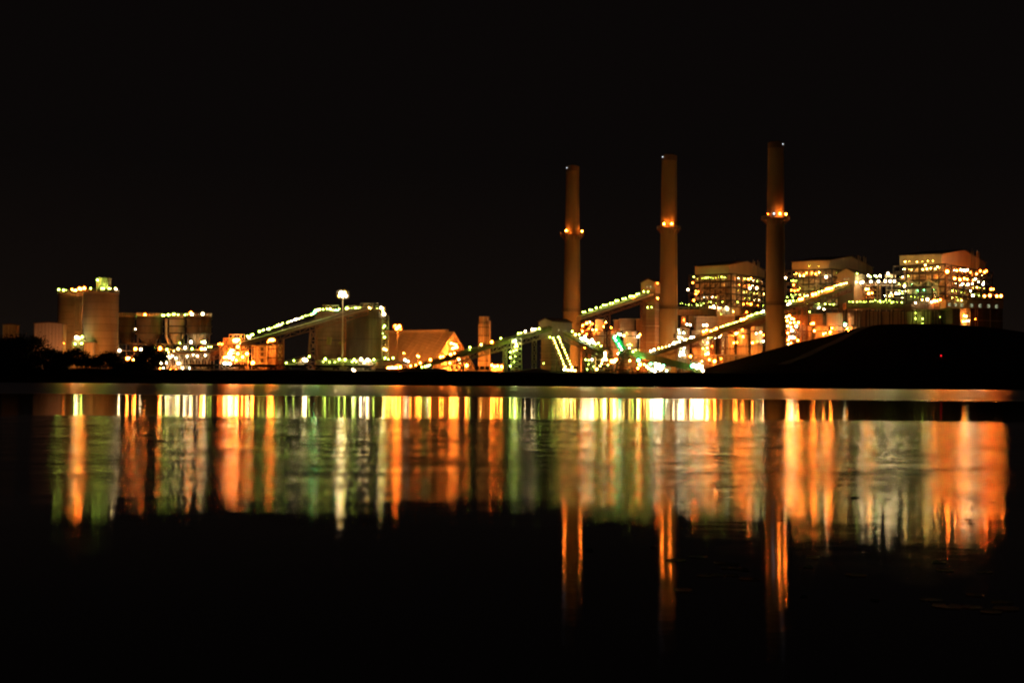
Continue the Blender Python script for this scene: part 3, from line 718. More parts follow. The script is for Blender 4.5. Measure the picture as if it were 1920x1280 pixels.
for q in (139, 152): p = W(q, 640, 656.5); m.beam((p.x, 656.5, GZ - .3), (p.x, 656.5, W(q, 556, 656).z), .4)
for py in (557, 566, 612, 620): m.beam(W(137, py, 656.4), W(154, py, 656.4), .35)
m.build('frame', M['steel'], o)
m = MB(); pbox(m, 139, 152, 621, 640, 657.5, 4); m.build('chute', M['tan'], o)
def piperack(label, px0, px1, py0, Y, depth, n, lv, m1, lampt, seed=0, pipes=8, name='pipe_rack', cat='pipe rack', brace=False):
    rnd = random.Random(seed)
    a, b = W(px0, 690, Y), W(px1, 690, Y); zt = W((px0 + px1) / 2, py0, Y).z
    o = thing(name, label, cat, V(((a.x + b.x) / 2, Y + depth / 2, GZ)))
    f = MB(); zs = [GZ + (zt - GZ) * (i + 1) / lv for i in range(lv)]
    for yy in (Y, Y + depth):
        for i in range(n + 1):
            x = a.x + (b.x - a.x) * i / n; f.beam((x, yy, GZ - .3), (x, yy, zt), .38)
        for z in zs: f.beam((a.x, yy, z), (b.x, yy, z), .34)
    for i in range(n + 1):
        x = a.x + (b.x - a.x) * i / n
        for z in zs: f.beam((x, Y, z), (x, Y + depth, z), .3)
    f.build('frame', M[m1], o)
    if brace:
        k = MB()
        for i in range(n):
            if i % 2 == 0 or brace == 2:
                xa, xb = a.x + (b.x - a.x) * i / n, a.x + (b.x - a.x) * (i + 1) / n
                for z0, z1 in zip([GZ] + zs[:-1], zs):
                    k.beam((xa, Y - .25, z0), (xb, Y - .25, z1), .42); k.beam((xb, Y - .28, z0), (xa, Y - .28, z1), .42)
        k.split('bracing', M[m1], o)
    p = MB()
    for i in range(pipes):
        z = rnd.choice(zs) + rnd.uniform(.3, .8); y = Y + rnd.uniform(.3, max(.5, depth - .3)); u, w = sorted((rnd.random(), rnd.random()))
        x0, x1 = a.x + (b.x - a.x) * u * .5, b.x - (b.x - a.x) * (1 - w) * .5
        p.tube((x0, y, z), (x1, y, z), rnd.uniform(.12, .32), 6)
        if i % 2: p.tube((x0, y, z), (x0, y, GZ), rnd.uniform(.12, .25), 6)
    p.split('pipe', M['tank'], o)
    e = MB()
    for i in range(max(2, n // 2)):
        x = a.x + (b.x - a.x) * rnd.uniform(.05, .9); e.cyl(x, Y + depth * rnd.uniform(.3, .7), GZ - .2, GZ + rnd.uniform(1.5, 3.5), rnd.uniform(.6, 1.2), None, 14)
    e.split('vessel', M['tank'], o)
    lamps(o, Y - .8, lampt)
    return o
piperack('small lit steel frame with pipes at the foot between the two tan silos', 135, 158, 640, 630, 6, 4, 3, 'steel',
         'w143,632,1.6 w146,632.5,1.3 g154,631.5,1.2 g141,644.5,1.2 g153,643.5,1.2 g150,634,.7 g159,648,.5', 3)
o = thing('pump_house', 'low yellowish pump house against the foot of the nearer tan silo', 'building', base(166, 628))
m = MB(); pbox(m, 157, 175, 643, 698, 626, 5); m.build('wall', M['tan'], o)
m = MB(); pbox(m, 156, 176, 641.6, 642.9, 625.6, 6); m.build('roof', M['steel'], o)
m = MB(); pbox(m, 163, 167, 662, 698, 625.9, .09); m.build('door', M['sdark'], o)
# pale metal building and the faint one at the frame's edge
def shed(label, px0, px1, py0, pya, Y, d, wm, lampt='', name='metal_building', door=True):
    a, b = W(px0, py0, Y), W(px1, py0, Y); za = W((px0 + px1) / 2, pya, Y).z
    o = thing(name, label, 'building', V(((a.x + b.x) / 2, Y + d / 2, GZ)))
    F = Fr(V((b.x, Y, 0)), 0.0)
    gable_l(F, b.x - a.x, d, GZ - .4, (a.z + b.z) / 2, za, M['roof'], M[wm], o)
    if door:
        w = b.x - a.x; m = MB().box(a.x + w * .38, a.x + w * .62, Y - .1, Y - .004, GZ, GZ + 4.2); m.build('door', M['steel'], o)
    t = MB(); 
    for x in (a.x, b.x): t.beam((x, Y - .15, GZ), (x, Y - .15, (a.z + b.z) / 2 + .1), .3)
    t.build('corner_trim', M['steel'], o)
    if lampt: lamps(o, Y - 1.2, lampt, 'wall')
    return o
shed('pale ribbed metal building with a shallow gable left of the tan silos', 65, 118, 606.5, 604.8, 612, 5, 'pale', 'r120,643,.3')
shed('faint dark brown building at the far left edge behind the trees', 6, 31, 609, 608, 700, 4, 'tan')

# ------------------------------------------------------------------ tank house between the silos and the conveyor
def hopper_tank(label, pxc, half, Y, m, pyt=594, pyb=627, pyc=645):
    o, x, r, zt = cylthing('hopper_tank', label, 'tank', pxc, half, pyt, Y, m, 'hopper bottomed tanks on steel legs', foot=W(pxc, pyb, Y).z)
    zb, zc = W(pxc, pyb, Y).z, W(pxc, pyc, Y).z
    MB().cyl(x, Y, zc, zb - .004, r * .35, r, 32).build('hopper', M[m], o)
    k = MB()
    for py in (599, 613, 626): k.ring(x, Y, W(pxc, py, Y).z, r - .05, r + .5, .55, 36)
    k.split('band', M['sdark'], o)
    MB().rail_ring(x, Y, zt + .6, r + .15, 24).build('railing', M['steel'], o)
    for s in ((-1, -1), (1, -1), (1, 1), (-1, 1)):
        MB().beam((x + s[0] * r * .72, Y + s[1] * r * .72, GZ - .3), (x + s[0] * r * .72, Y + s[1] * r * .72, zb + 1), .7).build('leg', M['sdark'], o)
    return o
lt = [hopper_tank('leftmost dark hopper tank half hidden behind the nearer tan silo', 236, 15, 706, 'dark'),
      hopper_tank('wide olive brown hopper tank, second from the tan silos', 279, 23.5, 694, 'dark'),
      hopper_tank('narrow pale greenish hopper tank, third from the tan silos', 331, 14.5, 690, 'grey'),
      hopper_tank('dark brown hopper tank at the right end of the row, two bright lamps on top', 372, 22.5, 682, 'dark')]
lamps(lt[0], 706, 'o223,595,1.6 g245,593,.9 w254,617,.7')
lamps(lt[1], 694, 'g257,592.5,1.1 g262,592,.9 o272,591,1.8 r293,595,.4 r278,595,.3')
lamps(lt[2], 689, 'g305,591,1.2 g315,590,1.2 g325,589,1.4 g328,589,1 g334,590,.9 g338,643,1.2 g308,591,.9 g318,590,.8')
lamps(lt[3], 682, 'g347,590,.9 g351,589,.8 o358,587,1.7 w360,590,1.8 w362,591,1.2 w380,588.5,1.9')
lamps(lt[3], 675, 'w358,641,1.7 w383,641.5,1.8 g378,641,1')
m = MB(); pc = W(313, 600, 678)
m.tube(W(312, 597, 678), W(312, 632, 678), .6, 10); m.tube(W(312, 632, 678), W(318, 644, 678), .6, 10); m.split('downpipe', M['pale'], lt[2])
piperack('long two storey steel frame full of pipes and lamps under the row of hopper tanks', 222, 396, 645, 676, 24, 12, 4, 'sdark',
         'w224,657,1.7 o254,654,1.5 w264,655,1.7 g271,655,.5 o300,653,1.9 g291,653,1 g313,655,1.3 y334,654,1.5 w347,652,1.6 g360,654,1.2 o378,654,1.5 w384,654,1.4 o376,653,1.2 g391,650,.8 g396,650,.8 o239,672,1.6 o250,673,1.7 w242,671,1 '
         'y326,658,.6 y316,660,.6', 5, 16)
piperack('white cross braced steel frame glaring with lamps beside the railcars', 313, 394, 664, 664, 8, 7, 1, 'white',
         'w302,681,1.08 w312,680,1.15 c311,674,1.08 w315,667,0.94 w323,667,0.72 w318,670,0.94 c330,671,0.86 w334,681,1.30 w337,681,0.72 w351,668,.8 w370,667,0.79 w385,666,0.86 c355,690,0.72 w306,690,.9 w342,690,.9 w362,665,.7 o300,691,.9 o320,692,.9 o330,692,.8', 6, 6, brace=2)
o = piperack('white lattice transfer frame packed with orange lamps below the foot of the left conveyor', 412, 465, 646, 640, 9, 5, 3, 'white',
             'o446,650,1.6 o433,657,1.5 o431,660,1.4 w436,657,1.2 o429,663,1.5 w433,663,1.2 o446,663,1.6 o463,663,1.7 o421,670,1.2 y425,669,1.4 w430,670,1.5 y434,670,1.4 o438,670,1.3 o455,669,1.4 o436,674,1.2 o443,675,1.2 w421,681,1.5 w424,682,1.2 w431,682,1.4 o439,638,1.6 w443,638,2.0 o447,637,1.4 r416,645,.8 r410,645,.7', 7, 12, brace=2,
             name='transfer_station', cat='transfer station')
m = MB()
for a, b, t in ((419, 436, 634), (430, 458, 627)):
    m = MB()
    for yy in (641, 648):
        m.lattice(W(a, 644, yy), W(b, 644, yy), W(b, t, yy) - W(b, 644, yy), 4, .35)
    for q in (a, b): m.beam(W(q, t, 641), W(q, t, 648), .3)
    m.build('roof_truss', M['white'], o)
m = MB(); pbox(m, 392, 508, 645.2, 647.5, 639, 7); m.build('beam', M['steel'], o)
o = thing('transfer_house', 'grey steel framed house with dark openings beside the orange lit tank', 'building', base(487, 650))
m = MB(); pbox(m, 476, 499, 648, 698, 648, 8); m.build('wall', M['grey'], o)
for k, (a, b) in enumerate(((651, 657), (661, 667), (672, 679))):
    m = MB(); pbox(m, 489, 494, a, b, 647.9, .1); m.build('opening', M['sdark'], o)
m = MB()
for q in (476, 482, 499): p = W(q, 690, 647.6); m.beam((p.x, 647.6, GZ - .3), (p.x, 647.6, W(q, 647, 647).z), .4)
for q in (648, 659, 670, 681): m.beam(W(476, q, 647.6), W(499, q, 647.6), .35)
for q in (648, 659, 670): m.beam(W(482, q, 647.5), W(489, q + 11, 647.5), .25)
m.build('frame', M['white'], o)
lamps(o, 638, 'o474,680,1.9')
o, *_ = cylthing('storage_tank', 'round orange lit tank with a flat top under the left conveyor', 'tank', 514.5, 15.5, 648, 655, 'pale', bands=3)
lamps(o, 646, 'o506,637,1.8 o510,637,2.0 o513,638,1.5 r503,641,1')

# ------------------------------------------------------------------ dark silo pair with high masts
d1, xa, ra, za_ = cylthing('coal_silo', 'left greenish one of two broad dark silos behind the tall lamp mast', 'silo', 621, 31, 586, 684, 'duct', 'broad dark coal silos', bands=3)
d2, xb, rb_, zb_ = cylthing('coal_silo', 'right and nearer dark brown broad silo with a lamp lit stair down its side', 'silo', 685, 36.5, 582, 660, 'dark', 'broad dark coal silos', bands=3)
for o, q0, q1, p0, p1, Y in ((d1, 606, 635, 572, 586, 676), (d2, 676, 709, 568.5, 583, 655)):
    m = MB()
    for yy in (Y, Y + 6):
        m.lattice(W(q0, p1, yy), W(q1, p1, yy), W(q1, p0, yy) - W(q1, p1, yy), 5, .3)
    for q in (q0, q1): m.beam(W(q, p0, Y), W(q, p0, Y + 6), .3)
    pbox(m, q0 + 1, q1 - 1, p0 - .6, p0, Y, 6); m.build('penthouse_frame', M['steel'], o)
MB().rail_ring(xa, 684, za_ + .6, ra, 26).build('railing', M['steel'], d1)
MB().rail_ring(xb, 660, zb_ + .6, rb_, 28).build('railing', M['steel'], d2)
m = MB(); m.tube(W(618, 632, 665), W(616, 646, 665), 1.2, 10); m.tube(W(636, 645, 664), W(646, 639, 664), .8, 10); m.build('chute', M['olive'], d1)
lamps(d1, 681, 'g613,579,1.2 y619,579,1.2 g621,580,1 c629,582,1.1 t633,583,1 g636,579,1.1 g624,581,.8 t631,581,.8 g616,580,.8')
lamps(d2, 656, 'g650,578,1.5 y653,579,1.3 w657,580,1.4 g660,579,1.2 g666,577,1.2 g668,577,1 g674,577,1.1 t671,583,2.0 y692,577,1.5 y695,578,1 g707,579,.9 w714,577,1.6 y717,578,1.3 g718,583,1.2 w720,589,1.9 g722,590,1')
o = thing('stair_tower', 'slender lamp lit stair tower on the right side of the nearer dark silo', 'stair tower', base(722, 652))
p = W(722, 690, 652)
MB().tower(p.x, 652, GZ - .3, W(722, 592, 652).z, 1.4, 1.4, 1.4, 1.4, 9, .22).build('frame', M['steel'], o)
m = MB()
for i in range(9):
    z0, z1 = GZ + (W(722, 592, 652).z - GZ) * i / 9, GZ + (W(722, 592, 652).z - GZ) * (i + 1) / 9
    s = 1 if i % 2 else -1; m.obox((p.x - s * 1.2, 651.2, z0), (s * 2.4, 0, z1 - z0), (0, .9, 0), (0, 0, .25))
m.build('stair_flight', M['olive'], o)
lamps(o, 649.5, 'g721,611,1.2 g719,614,.7 g721,632,1.1 g718,625,.5 y720,654,1.3 y724,656,1.1 g722,671,1.1 g720,675,1 g728,674,1.1 g737,671,1.1')
piperack('long low lattice pipe bridge with white lamps along the foot of the dark silos', 592, 762, 677, 628, 5, 26, 2, 'white',
         'g610,673,1.3 g636,673.5,1.3 g647,674,1.3 g664,674.5,1.3 w677,673.5,1.7 w689,675,1.9 w692,676,1.3 g701,674,1.1 c686,677,1 g660,678,.7 g668,678,.7 w683,679,.9 g606,678,.5 g618,679,.5 g628,679,.5 g580,668,.9', 8, 12, brace=2)
conveyor('short dark green feeder conveyor leading left from the foot of the dark silos', (535, 680, 634), (572, 670, 634), 1.2, 2.4, 'g537,680,.8 g551,676,.8 w570,674,1.8 w574,675,1.8 y567,673,1.2', [])
def yard(label, px, py, Y, kind, s, n, rz=0.0):  # stands of fill lights added to brighten the surfaces they face
    p = W(px, py, Y); g = hz(p.x, Y) if Y < 600 or p.x > 95 else GZ
    z = max(p.z, g + 1.5); o = thing('flood_light', label, 'flood light', V((p.x, Y, g)))
    MB().cyl(p.x, Y - .5 * s, g - .2, z - .6 * s, .16, .12, 8).build('pole', M['steel'], o)
    MB().box(p.x - n * .95 * s, p.x + n * .95 * s, Y - .62 * s, Y - .4 * s, z - .75 * s, z - .62 * s).build('crossbar', M['steel'], o)
    for i in range(n): flood(o, (p.x + (i - (n - 1) / 2) * 1.9 * s, Y, z), kind[i % len(kind)], s, rz)
    return o
def mast(label, px, py, Y, kind, s, n, name='high_mast'):
    p = W(px, py, Y); g = hz(p.x, Y) if Y < 600 else GZ
    o = thing(name, label, 'lamp mast', V((p.x, Y, g)))
    MB().cyl(p.x, Y, g - .2, p.z + 1.2, .42, .2, 10).build('pole', M['white'], o)
    MB().ring(p.x, Y, p.z + .9, .5, 1.1 * s, .2, 16).build('lamp_ring', M['steel'], o)
    for i in range(n):
        a = 2 * math.pi * (i + .25) / n; lamp_at(o, (p.x + .8 * s * math.cos(a), Y + .8 * s * math.sin(a), p.z + (.32 if i % 2 else -.28) * s), kind[i % len(kind)], 1.45 * s, 'none')
    return o
mast('tallest lamp mast with a brilliant white head in front of the dark silos', 643, 552, 636, 'yww', 1.7, 11)
mast('shorter lamp mast with an orange head in front of the barn', 745.5, 614, 690, 'o', 1.4, 6)
# ------------------------------------------------------------------ coal barn
c = W(822, 690, 742); F = Fr(W(803, 690, 728), math.radians(32))
o = thing('coal_barn', 'wide A frame storage barn with an orange lit gable end', 'barn', F.pt(60, 28, GZ))
za = W(843, 624, F.pt(0, 27, 0).y).z; Lb = F.reach(893, 690, False); LB = F.reach(664, 690)
w = MB(); w.add([F.pt(a, b, z) for a in (0, LB) for b, z in ((0, GZ - .4), (Lb, GZ - .4), (Lb, GZ + 1.5), (Lb / 2, za), (0, GZ + 1.5))],
                [(0, 1, 2, 3, 4), (9, 8, 7, 6, 5), (0, 4, 9, 5), (1, 6, 7, 2), (0, 5, 6, 1)])
w.build('wall', M['pale'], o)
r = MB()
for b in (-1.2, Lb + 1.2):
    p = [F.pt(-.5, b, GZ + .7), F.pt(LB + 1, b, GZ + .7), F.pt(LB + 1, Lb / 2, za + .15), F.pt(-.5, Lb / 2, za + .15)]
    r.add(p + [q + V((0, 0, .4)) for q in p], [(3, 2, 1, 0), (4, 5, 6, 7), (0, 1, 5, 4), (1, 2, 6, 5), (2, 3, 7, 6), (3, 0, 4, 7)])
r.build('roof', M['barn'], o)
m = MB(); F.box(m, 4, LB - 2, Lb / 2 - 1.6, Lb / 2 + 1.6, za + .3, za + 1.6); m.build('ridge_vent', M['pale'], o)
m = MB()
for i in range(12): m.beam(F.pt(2 + i * (LB - 4) / 11, -1.25, GZ + 1.05), F.pt(2 + i * (LB - 4) / 11, Lb / 2, za + .62), .22, .3)
m.split('roof_rib', M['barn'], o)
o = piperack('small scaffold crowded with orange lamps in front of the barn gable', 842, 866, 646, 742, 5, 3, 4, 'rust',
             'o846,643.5,1.5 y851,645,1.3 o855,647,1.4 o849,653,1.6 y853,652,1.2 o857,651,1.3 o842,664,1.5 o846,663,1.3 o844,681,1.9 o875,685,1.9 o859,671,1.3 w860,674,1.2 o868,690,1 o852,688,1 y862,680,.8', 9, 6)  # two lowest orange lamps added to brighten the gable
piperack('group of orange lamps on a low rail at the right end of the railcars', 726, 754, 692, 604, 3, 5, 1, 'rust',
         'o728,690,1.5 o731,689.5,1.4 y735,689,1.7 o739,690,1.6 o743,689,1.6 o750,688,1.6 y753,690,1', 10, 3)
mast('low post lamp with two glaring white heads right of the dark silos', 762, 676, 630, 'w', .95, 3, 'flood_light')
mast('small post lamp with an orange head in front of the barn roof', 784, 667.5, 646, 'o', .55, 2, 'flood_light')
mast('low white flood light standing on the grassy bank below the railcars', 663, 693.5, 574, 'w', .62, 3, 'flood_light')
mast('dim orange post lamp just right of the mast lamp before the barn', 757, 662, 700, 'o', .3, 2, 'flood_light')
yard('added orange fill lights aimed at the pale metal building from behind the dark bushes', 92, 682, 584, 'ow', .8, 3)
yard('added amber fill lights aimed at the nearer tan silo from its foot', 186, 688, 604, 'oy', 1.25, 3)
yard('added amber fill lights aimed at the farther tan silo from its left foot', 122, 682, 640, 'yo', 1.0, 2)
yard('added orange fill lights aimed up the gable end of the barn', 858, 689, 738, 'o', 1.25, 3, math.radians(35))
yard('added orange fill lights aimed at the right part of the barn roof', 795, 688, 690, 'o', 1.5, 3)
yard('added orange fill lights aimed at the left part of the barn roof', 742, 688, 700, 'oy', 1.5, 3, math.radians(10))
yard('added orange fill lights aimed at the round tower right of the barn', 904, 690, 690, 'o', 1.3, 3, math.radians(5))
yard('added orange fill lights aimed at the foot of the shortest chimney', 1066, 690, 860, 'oy', 1.6, 4)
yard('added orange fill lights aimed at the foot of the middle chimney', 1244, 684, 812, 'oy', 1.6, 4)
yard('added orange fill lights aimed at the foot of the tallest chimney from behind the mound', 1440, 662, 768, 'oy', 1.2, 3)
mast('orange flood light on the ground in front of the barn gable', 876, 687, 756, 'o', .6, 2, 'flood_light')
# vent tower right of the barn
o, x, r, zt = cylthing('vent_tower', 'orange lit round tower with a banded cap standing right of the barn', 'tower', 907.5, 11.2, 608, 715, 'tank', bands=6, rim=False)
MB().cyl(x, 715, zt + .004, W(907, 593.5, 715).z, r * .88, r * .88, 28).build('cap', M['tank'], o)
m = MB(); m.rail_ring(x, 715, zt, r, 16, 1.2, .14); m.build('railing', M['sdark'], o)
m = MB(); a = W(909.5, 690, 712)
for k in (-.4, .4): m.beam((a.x + k, 715 - r - .3, GZ), (a.x + k, 715 - r - .3, W(909, 594, 712).z), .14)
m.build('ladder', M['sdark'], o)
m = MB(); pbox(m, 915.5, 919.5, 601, 694, 713, 2.5); m.build('duct', M['pale'], o)
shed('little orange lit hut right of the round tower with lamps on its eaves', 921, 945, 685, 684, 700, 6, 'pale', 'o922,684.5,1.2 o927,687,1.5 o933,686,1.2 o940,686.5,1.3 o942,688,1', 'hut', False)
mast('thin lamp post beside the little orange hut', 945.5, 685, 662, 'o', .25, 1, 'flood_light')
o = thing('stair_tower', 'green lit lattice stair tower carrying the conveyor left of the transfer tower', 'stair tower', base(968, 670))
p = W(968, 690, 672)
MB().tower(p.x, 672, GZ - .3, W(968, 634, 672).z, 2.5, 2.3, 2.0, 2.0, 7, .32).build('frame', M['white'], o)
m = MB(); zt = W(968, 634, 672).z
for i in range(7):
    z0, z1 = GZ + (zt - GZ) * i / 7, GZ + (zt - GZ) * (i + 1) / 7; s = 1 if i % 2 else -1
    m.obox((p.x - s * 2, 671, z0), (s * 4, 0, z1 - z0), (0, 1, 0), (0, 0, .25))
m.build('stair_flight', M['olive'], o)
lamps(o, 668, 'g962,640,1.2 c966,639,1.4 y968,645,1.1 g966,650,1 g963,658,.8 g957,660,.9 g968,656,.8 g957,670,1 g966,668,.6 g957,686,1 g964,678,.5 g970,649,.8')

# ------------------------------------------------------------------ scrubbers, ducts and pipework round the chimneys
def vessel(label, px0, px1, py0, Y, lampt='', pyb=700, head=None, m='tank', seed=0, legs=True):
    """round cornered panel clad vessel with a cone roof, duct box and side platform"""
    rnd = random.Random(seed + int(px0))
    o, x, r, zt = cylthing('scrubber_vessel', label, 'vessel', (px0 + px1) / 2, (px1 - px0) / 2, py0, Y, m, 'scrubber vessels between the chimneys', bands=4, rim=False)
    MB().cyl(x, Y, zt + .004, zt + r * .22, r * 1.02, r * .45, 32).build('roof', M['duct'], o)
    if head:
        q0, q1, t = head; h = MB(); z = W((q0 + q1) / 2, t, Y).z
        a, b = W(q0, 600, Y).x, W(q1, 600, Y).x
        h.box(a, b, Y - r * .5, Y + r * .6, zt + r * .1, z); h.build('duct_head', M[rnd.choice(['tan', 'duct', 'duct'])], o)
        k = MB().box(a - .3, b + .3, Y - r * .5 - .3, Y + r * .6 + .3, z + .004, z + .5); k.build('duct_cap', M['steel'], o)
    p = MB()
    for i in range(3):
        s = rnd.uniform(-.7, .7); xx = x + r * s; yy = Y - r * math.sqrt(1 - s * s) - .5
        p.tube((xx, yy, GZ), (xx, yy, zt - rnd.uniform(0, 6)), rnd.uniform(.15, .32), 6)
    p.split('pipe', M['pale'], o)
    g = MB()
    for k in range(3):
        z = GZ + (zt - GZ) * (.35 + .27 * k); a = rnd.uniform(-.6, .1)
        g.ring(x, Y, z, r - .05, r + 1.2, .25, 28)
    g.split('platform', M['sdark'], o)
    if lampt: lamps(o, Y - r - 1.5, lampt)
    flood(o, V((x - r * .8, Y - r - 5, GZ + 7)), 'o', .55); flood(o, V((x + r * .6, Y - r - 5, GZ + 15)), 'o' if int(px0) % 3 else 'y', .45)  # two added fill lamps brighten the vessel front
    return o
vessel('leftmost scrubber vessel, just right of the shortest chimney, orange lit', 1108, 1136, 622, 880, 'o1100,605,2.0 w1105,603,2.2 o1110,607,1.6 y1107,611,1.3 o1093,610,1.8 o1118,618,1.2 o1091,618,1.2 r1104,616,1.2', head=(1116, 1131, 600))
vessel('second scrubber vessel behind the green chute, lit from its left', 1138, 1164, 621, 884, 'o1134,606,1.4 y1136,604,1.0 o1132,612,1 r1146,614,.9', head=(1151, 1161, 601))
vessel('bright fronted scrubber vessel right of the green chute', 1168, 1195, 622, 876, 'y1170,629,1.8 w1163,627,1.8 c1159,626,1.5 y1181,645,.7 g1177,646,.8 g1184,646.5,.6 w1180,652,1.2 w1196,631,1.5 y1192,657,1.3', head=(1162, 1190, 599))
vessel('scrubber vessel immediately left of the middle chimney under ribbed duct boxes', 1198, 1222, 622, 872, 'r1226,645,1.3 o1224,646,.9 o1200,627,1.2', head=(1193, 1218, 599))
vessel('broad square looking scrubber vessel right of the middle chimney crossed by a sloping conveyor', 1297, 1341, 620, 862,
       'w1288,608,1.3 w1294,609,1.4 w1319,609.5,1.3 w1325,609.5,1.5 w1320,633,1.2 y1328,633,1.1 y1319,641,1.3 w1326,641.5,1.5 g1318,653,.9 y1326,652,1.1 o1323,664,1.5 w1327,663,1.6 o1295,668,1.6 o1289,668,1.4 g1334,633,.8 c1341,634,.8 w1349,632,1.1 y1352,629,1.1',
       head=(1304, 1345, 595))
vessel('scrubber vessel with a tall ribbed head, left of the brightest orange vessel', 1352, 1378, 624, 858, '', head=(1346, 1376, 593))
vessel('brightest orange lit scrubber vessel, midway between the middle and tallest chimney', 1381, 1404, 617, 856, 'o1380,625,1.9 y1383,624,1.5 o1376,642.5,1 r1382,642,.9 o1392,618,1.4 o1393,631,1.2')
vessel('dim scrubber vessel tucked left of the tallest chimney', 1408, 1430, 612, 850, 'o1411,642.5,1.4 w1418,625,1 w1426,623,1.1 r1431,628,1.1 w1431,639.5,1.4 g1420,640,.6', head=(1412, 1428, 601))
vessel('scrubber vessel first to the right of the tallest chimney, beside glowing scaffolding', 1499, 1522, 612, 852, 'o1505,606,.8', head=(1500, 1510, 592))
vessel('orange scrubber vessel under the upper part of the longest conveyor', 1526, 1553, 612, 850, 'o1525,606,1.5 r1521,607,1.2 o1527,620,1.3 o1544,626,1.2 y1548,624,.8', head=(1519, 1541, 590))
vessel('scrubber vessel with a ribbed head left of the lone greenish lamp', 1558, 1583, 612, 848, 'o1557,622,1.2 r1556,625,.9 o1560,615,1.1', head=(1551, 1580, 588))
vessel('rightmost scrubber vessel sinking behind the crest of the mound', 1587, 1613, 612, 846, 'c1584.5,608.5,2.0 t1583,606,.9 o1588,616,1.1 o1591,620,.9', head=(1590, 1611, 588))
def steelwork(label, px0, px1, py0, Y, depth, n, lv, m, lampt, seed, pipes=14, brace=True):
    return piperack(label, px0, px1, py0, Y, depth, n, lv, m, lampt, seed, pipes, 'scaffold', 'scaffold', brace)
steelwork('scaffold of pipes glowing bright orange against the right flank of the tallest chimney', 1474, 1500, 591, 842, 8, 4, 7, 'rust',
          'y1475,594,1.6 o1480,592,1.5 y1484,597,1.6 o1476,601,1.6 y1482,605,1.5 o1489,604,1.3 o1497,604.5,1.4 y1477,611,1.7 w1493,611,2.0 o1483,613,1.3 w1485,619.5,2.0 o1477,624,1.3 w1481,632,1.9 w1486,632,2.1 y1490,633,1.5 o1478,637,1.4 o1496,638,1.3 y1478,645,1.2 o1483,643,1 o1488,598,1.2', 21)
steelwork('tangle of orange lit ladders and pipes right of the shortest chimney', 1090, 1110, 604, 868, 6, 3, 6, 'rust', 'o1092,621,1 r1100,626,.9 y1111,618,1 o1103,640,.8 r1096,652,.8', 22)
steelwork('lattice pipe tower with sharp white lamps right of the middle chimney', 1270, 1292, 616, 842, 6, 3, 6, 'steel', 'c1274,624,1.1 c1282,624,1.2 w1273,632,1.7 c1272,618,.9 w1279,634,1', 23)
steelwork('white glaring steel frame with a small lit booth below the sloping conveyor', 1272, 1289, 650, 800, 5, 3, 4, 'white', 'w1283,653,1.5 c1281,657,1.7 w1279,661,1.8 c1275,666,1.2 w1282,665,1.4 c1276,659,1.3 w1271,681,1', 24)
steelwork('slender orange lattice pylon between two scrubber vessels', 1333, 1339, 640, 838, 3, 1, 8, 'rust', 'o1331,668,1 o1336,666,1 r1335,649,.7', 25, 3)
steelwork('low pipe maze at the foot of the scrubbers on the edge of the mound', 1300, 1420, 667, 800, 8, 14, 2, 'steel', 'o1340,677,1.9 o1330,674,1.1 w1309,681,1.1 y1316,677,1 r1352,672,.8', 26, 18)
steelwork('dark pipe maze with greenish lamps left of the stacker base', 1093, 1150, 676, 700, 10, 8, 3, 'sdark',
          'w1110,674,1.3 g1098,674,.9 g1104,675,.8 y1119,692,1.5 g1103,683,.8 g1101,692,.7 w1133,672,1.8 y1130,675,1.7 y1137,674,1.5 w1135,668,1.3 o1147,677,2.1 w1151,677,2.2 o1155,674,1.7 y1128,681,1 g1140,684,.8 g1113,687,.7 y1125,686,.8', 27, 20)
o, x, r, zt = cylthing('domed_tank', 'olive domed round tank at the foot of the dazzling conveyor', 'tank', 1131, 18.5, 662, 716, 'olive', dome=3.0, bands=2)
lamps(o, 704, 'w1134,662,1.7')
o, x, r, zt = cylthing('storage_tank', 'slim pale greenish tank standing left of the domed tank', 'tank', 1113, 4.6, 654, 700, 'grey', dome=.8)
lamps(o, 696, 'g1118,664,.5')
# lamps and pipes low between the stacker and the mound
steelwork('glaring clump of white and teal lamps on low steel below the stacker boom', 1215, 1256, 681, 668, 6, 6, 2, 'steel',
          't1220,682,1.3 c1222,693,1.7 w1226,694,1.6 c1229,682,1.5 w1232,684,1.7 c1235,683,1.6 w1238,687,1.7 c1234,690,1.5 w1241,690,1.6 c1230,688,1.4 w1239,693,1.3 t1244,685,1.1 c1250,695,1.2 y1213,687,1.6 y1216,690,1.5 y1208,683,1 w1228,696,1.4', 28, 10)
# ------------------------------------------------------------------ stacker with green chute and olive boom
YS = 650
bs = W(1170, 690, YS); o = thing('stacker', 'coal stacker with a bright green chute, dark lattice base and long olive boom', 'stacker', V((bs.x, YS, GZ)))
zt = W(1170, 657, YS).z
MB().tower(bs.x, YS, GZ - .3, zt, 4.2, 1.6, 4.0, 1.5, 5, .5).build('base', M['sdark'], o)
MB().cyl(bs.x, YS, GZ - .3, zt - 1.0, 2.7, 1.2, 20).build('base_core', M['rust'], o)
m = MB(); A, B = W(1152, 629, YS - 2), W(1168, 657, YS - 2); ax = (B - A).normalized(); sx = V((0, 1, 0)).cross(ax).normalized()
w_ = 2.9
for k in (-1, 1):
    m.obox(A + sx * (k * w_ / 2) - V((0, 1.7, 0)) - sx * .1, B - A, sx * .2, V((0, 3.4, 0)))
m.obox(A - sx * w_ / 2 + V((0, 1.7, 0)), B - A, sx * w_, V((0, .2, 0)))
for i in range(6):
    c = A.lerp(B, i / 5); m.beam(c - sx * w_ / 2 - V((0, 1.8, 0)), c + sx * w_ / 2 - V((0, 1.8, 0)), .3)
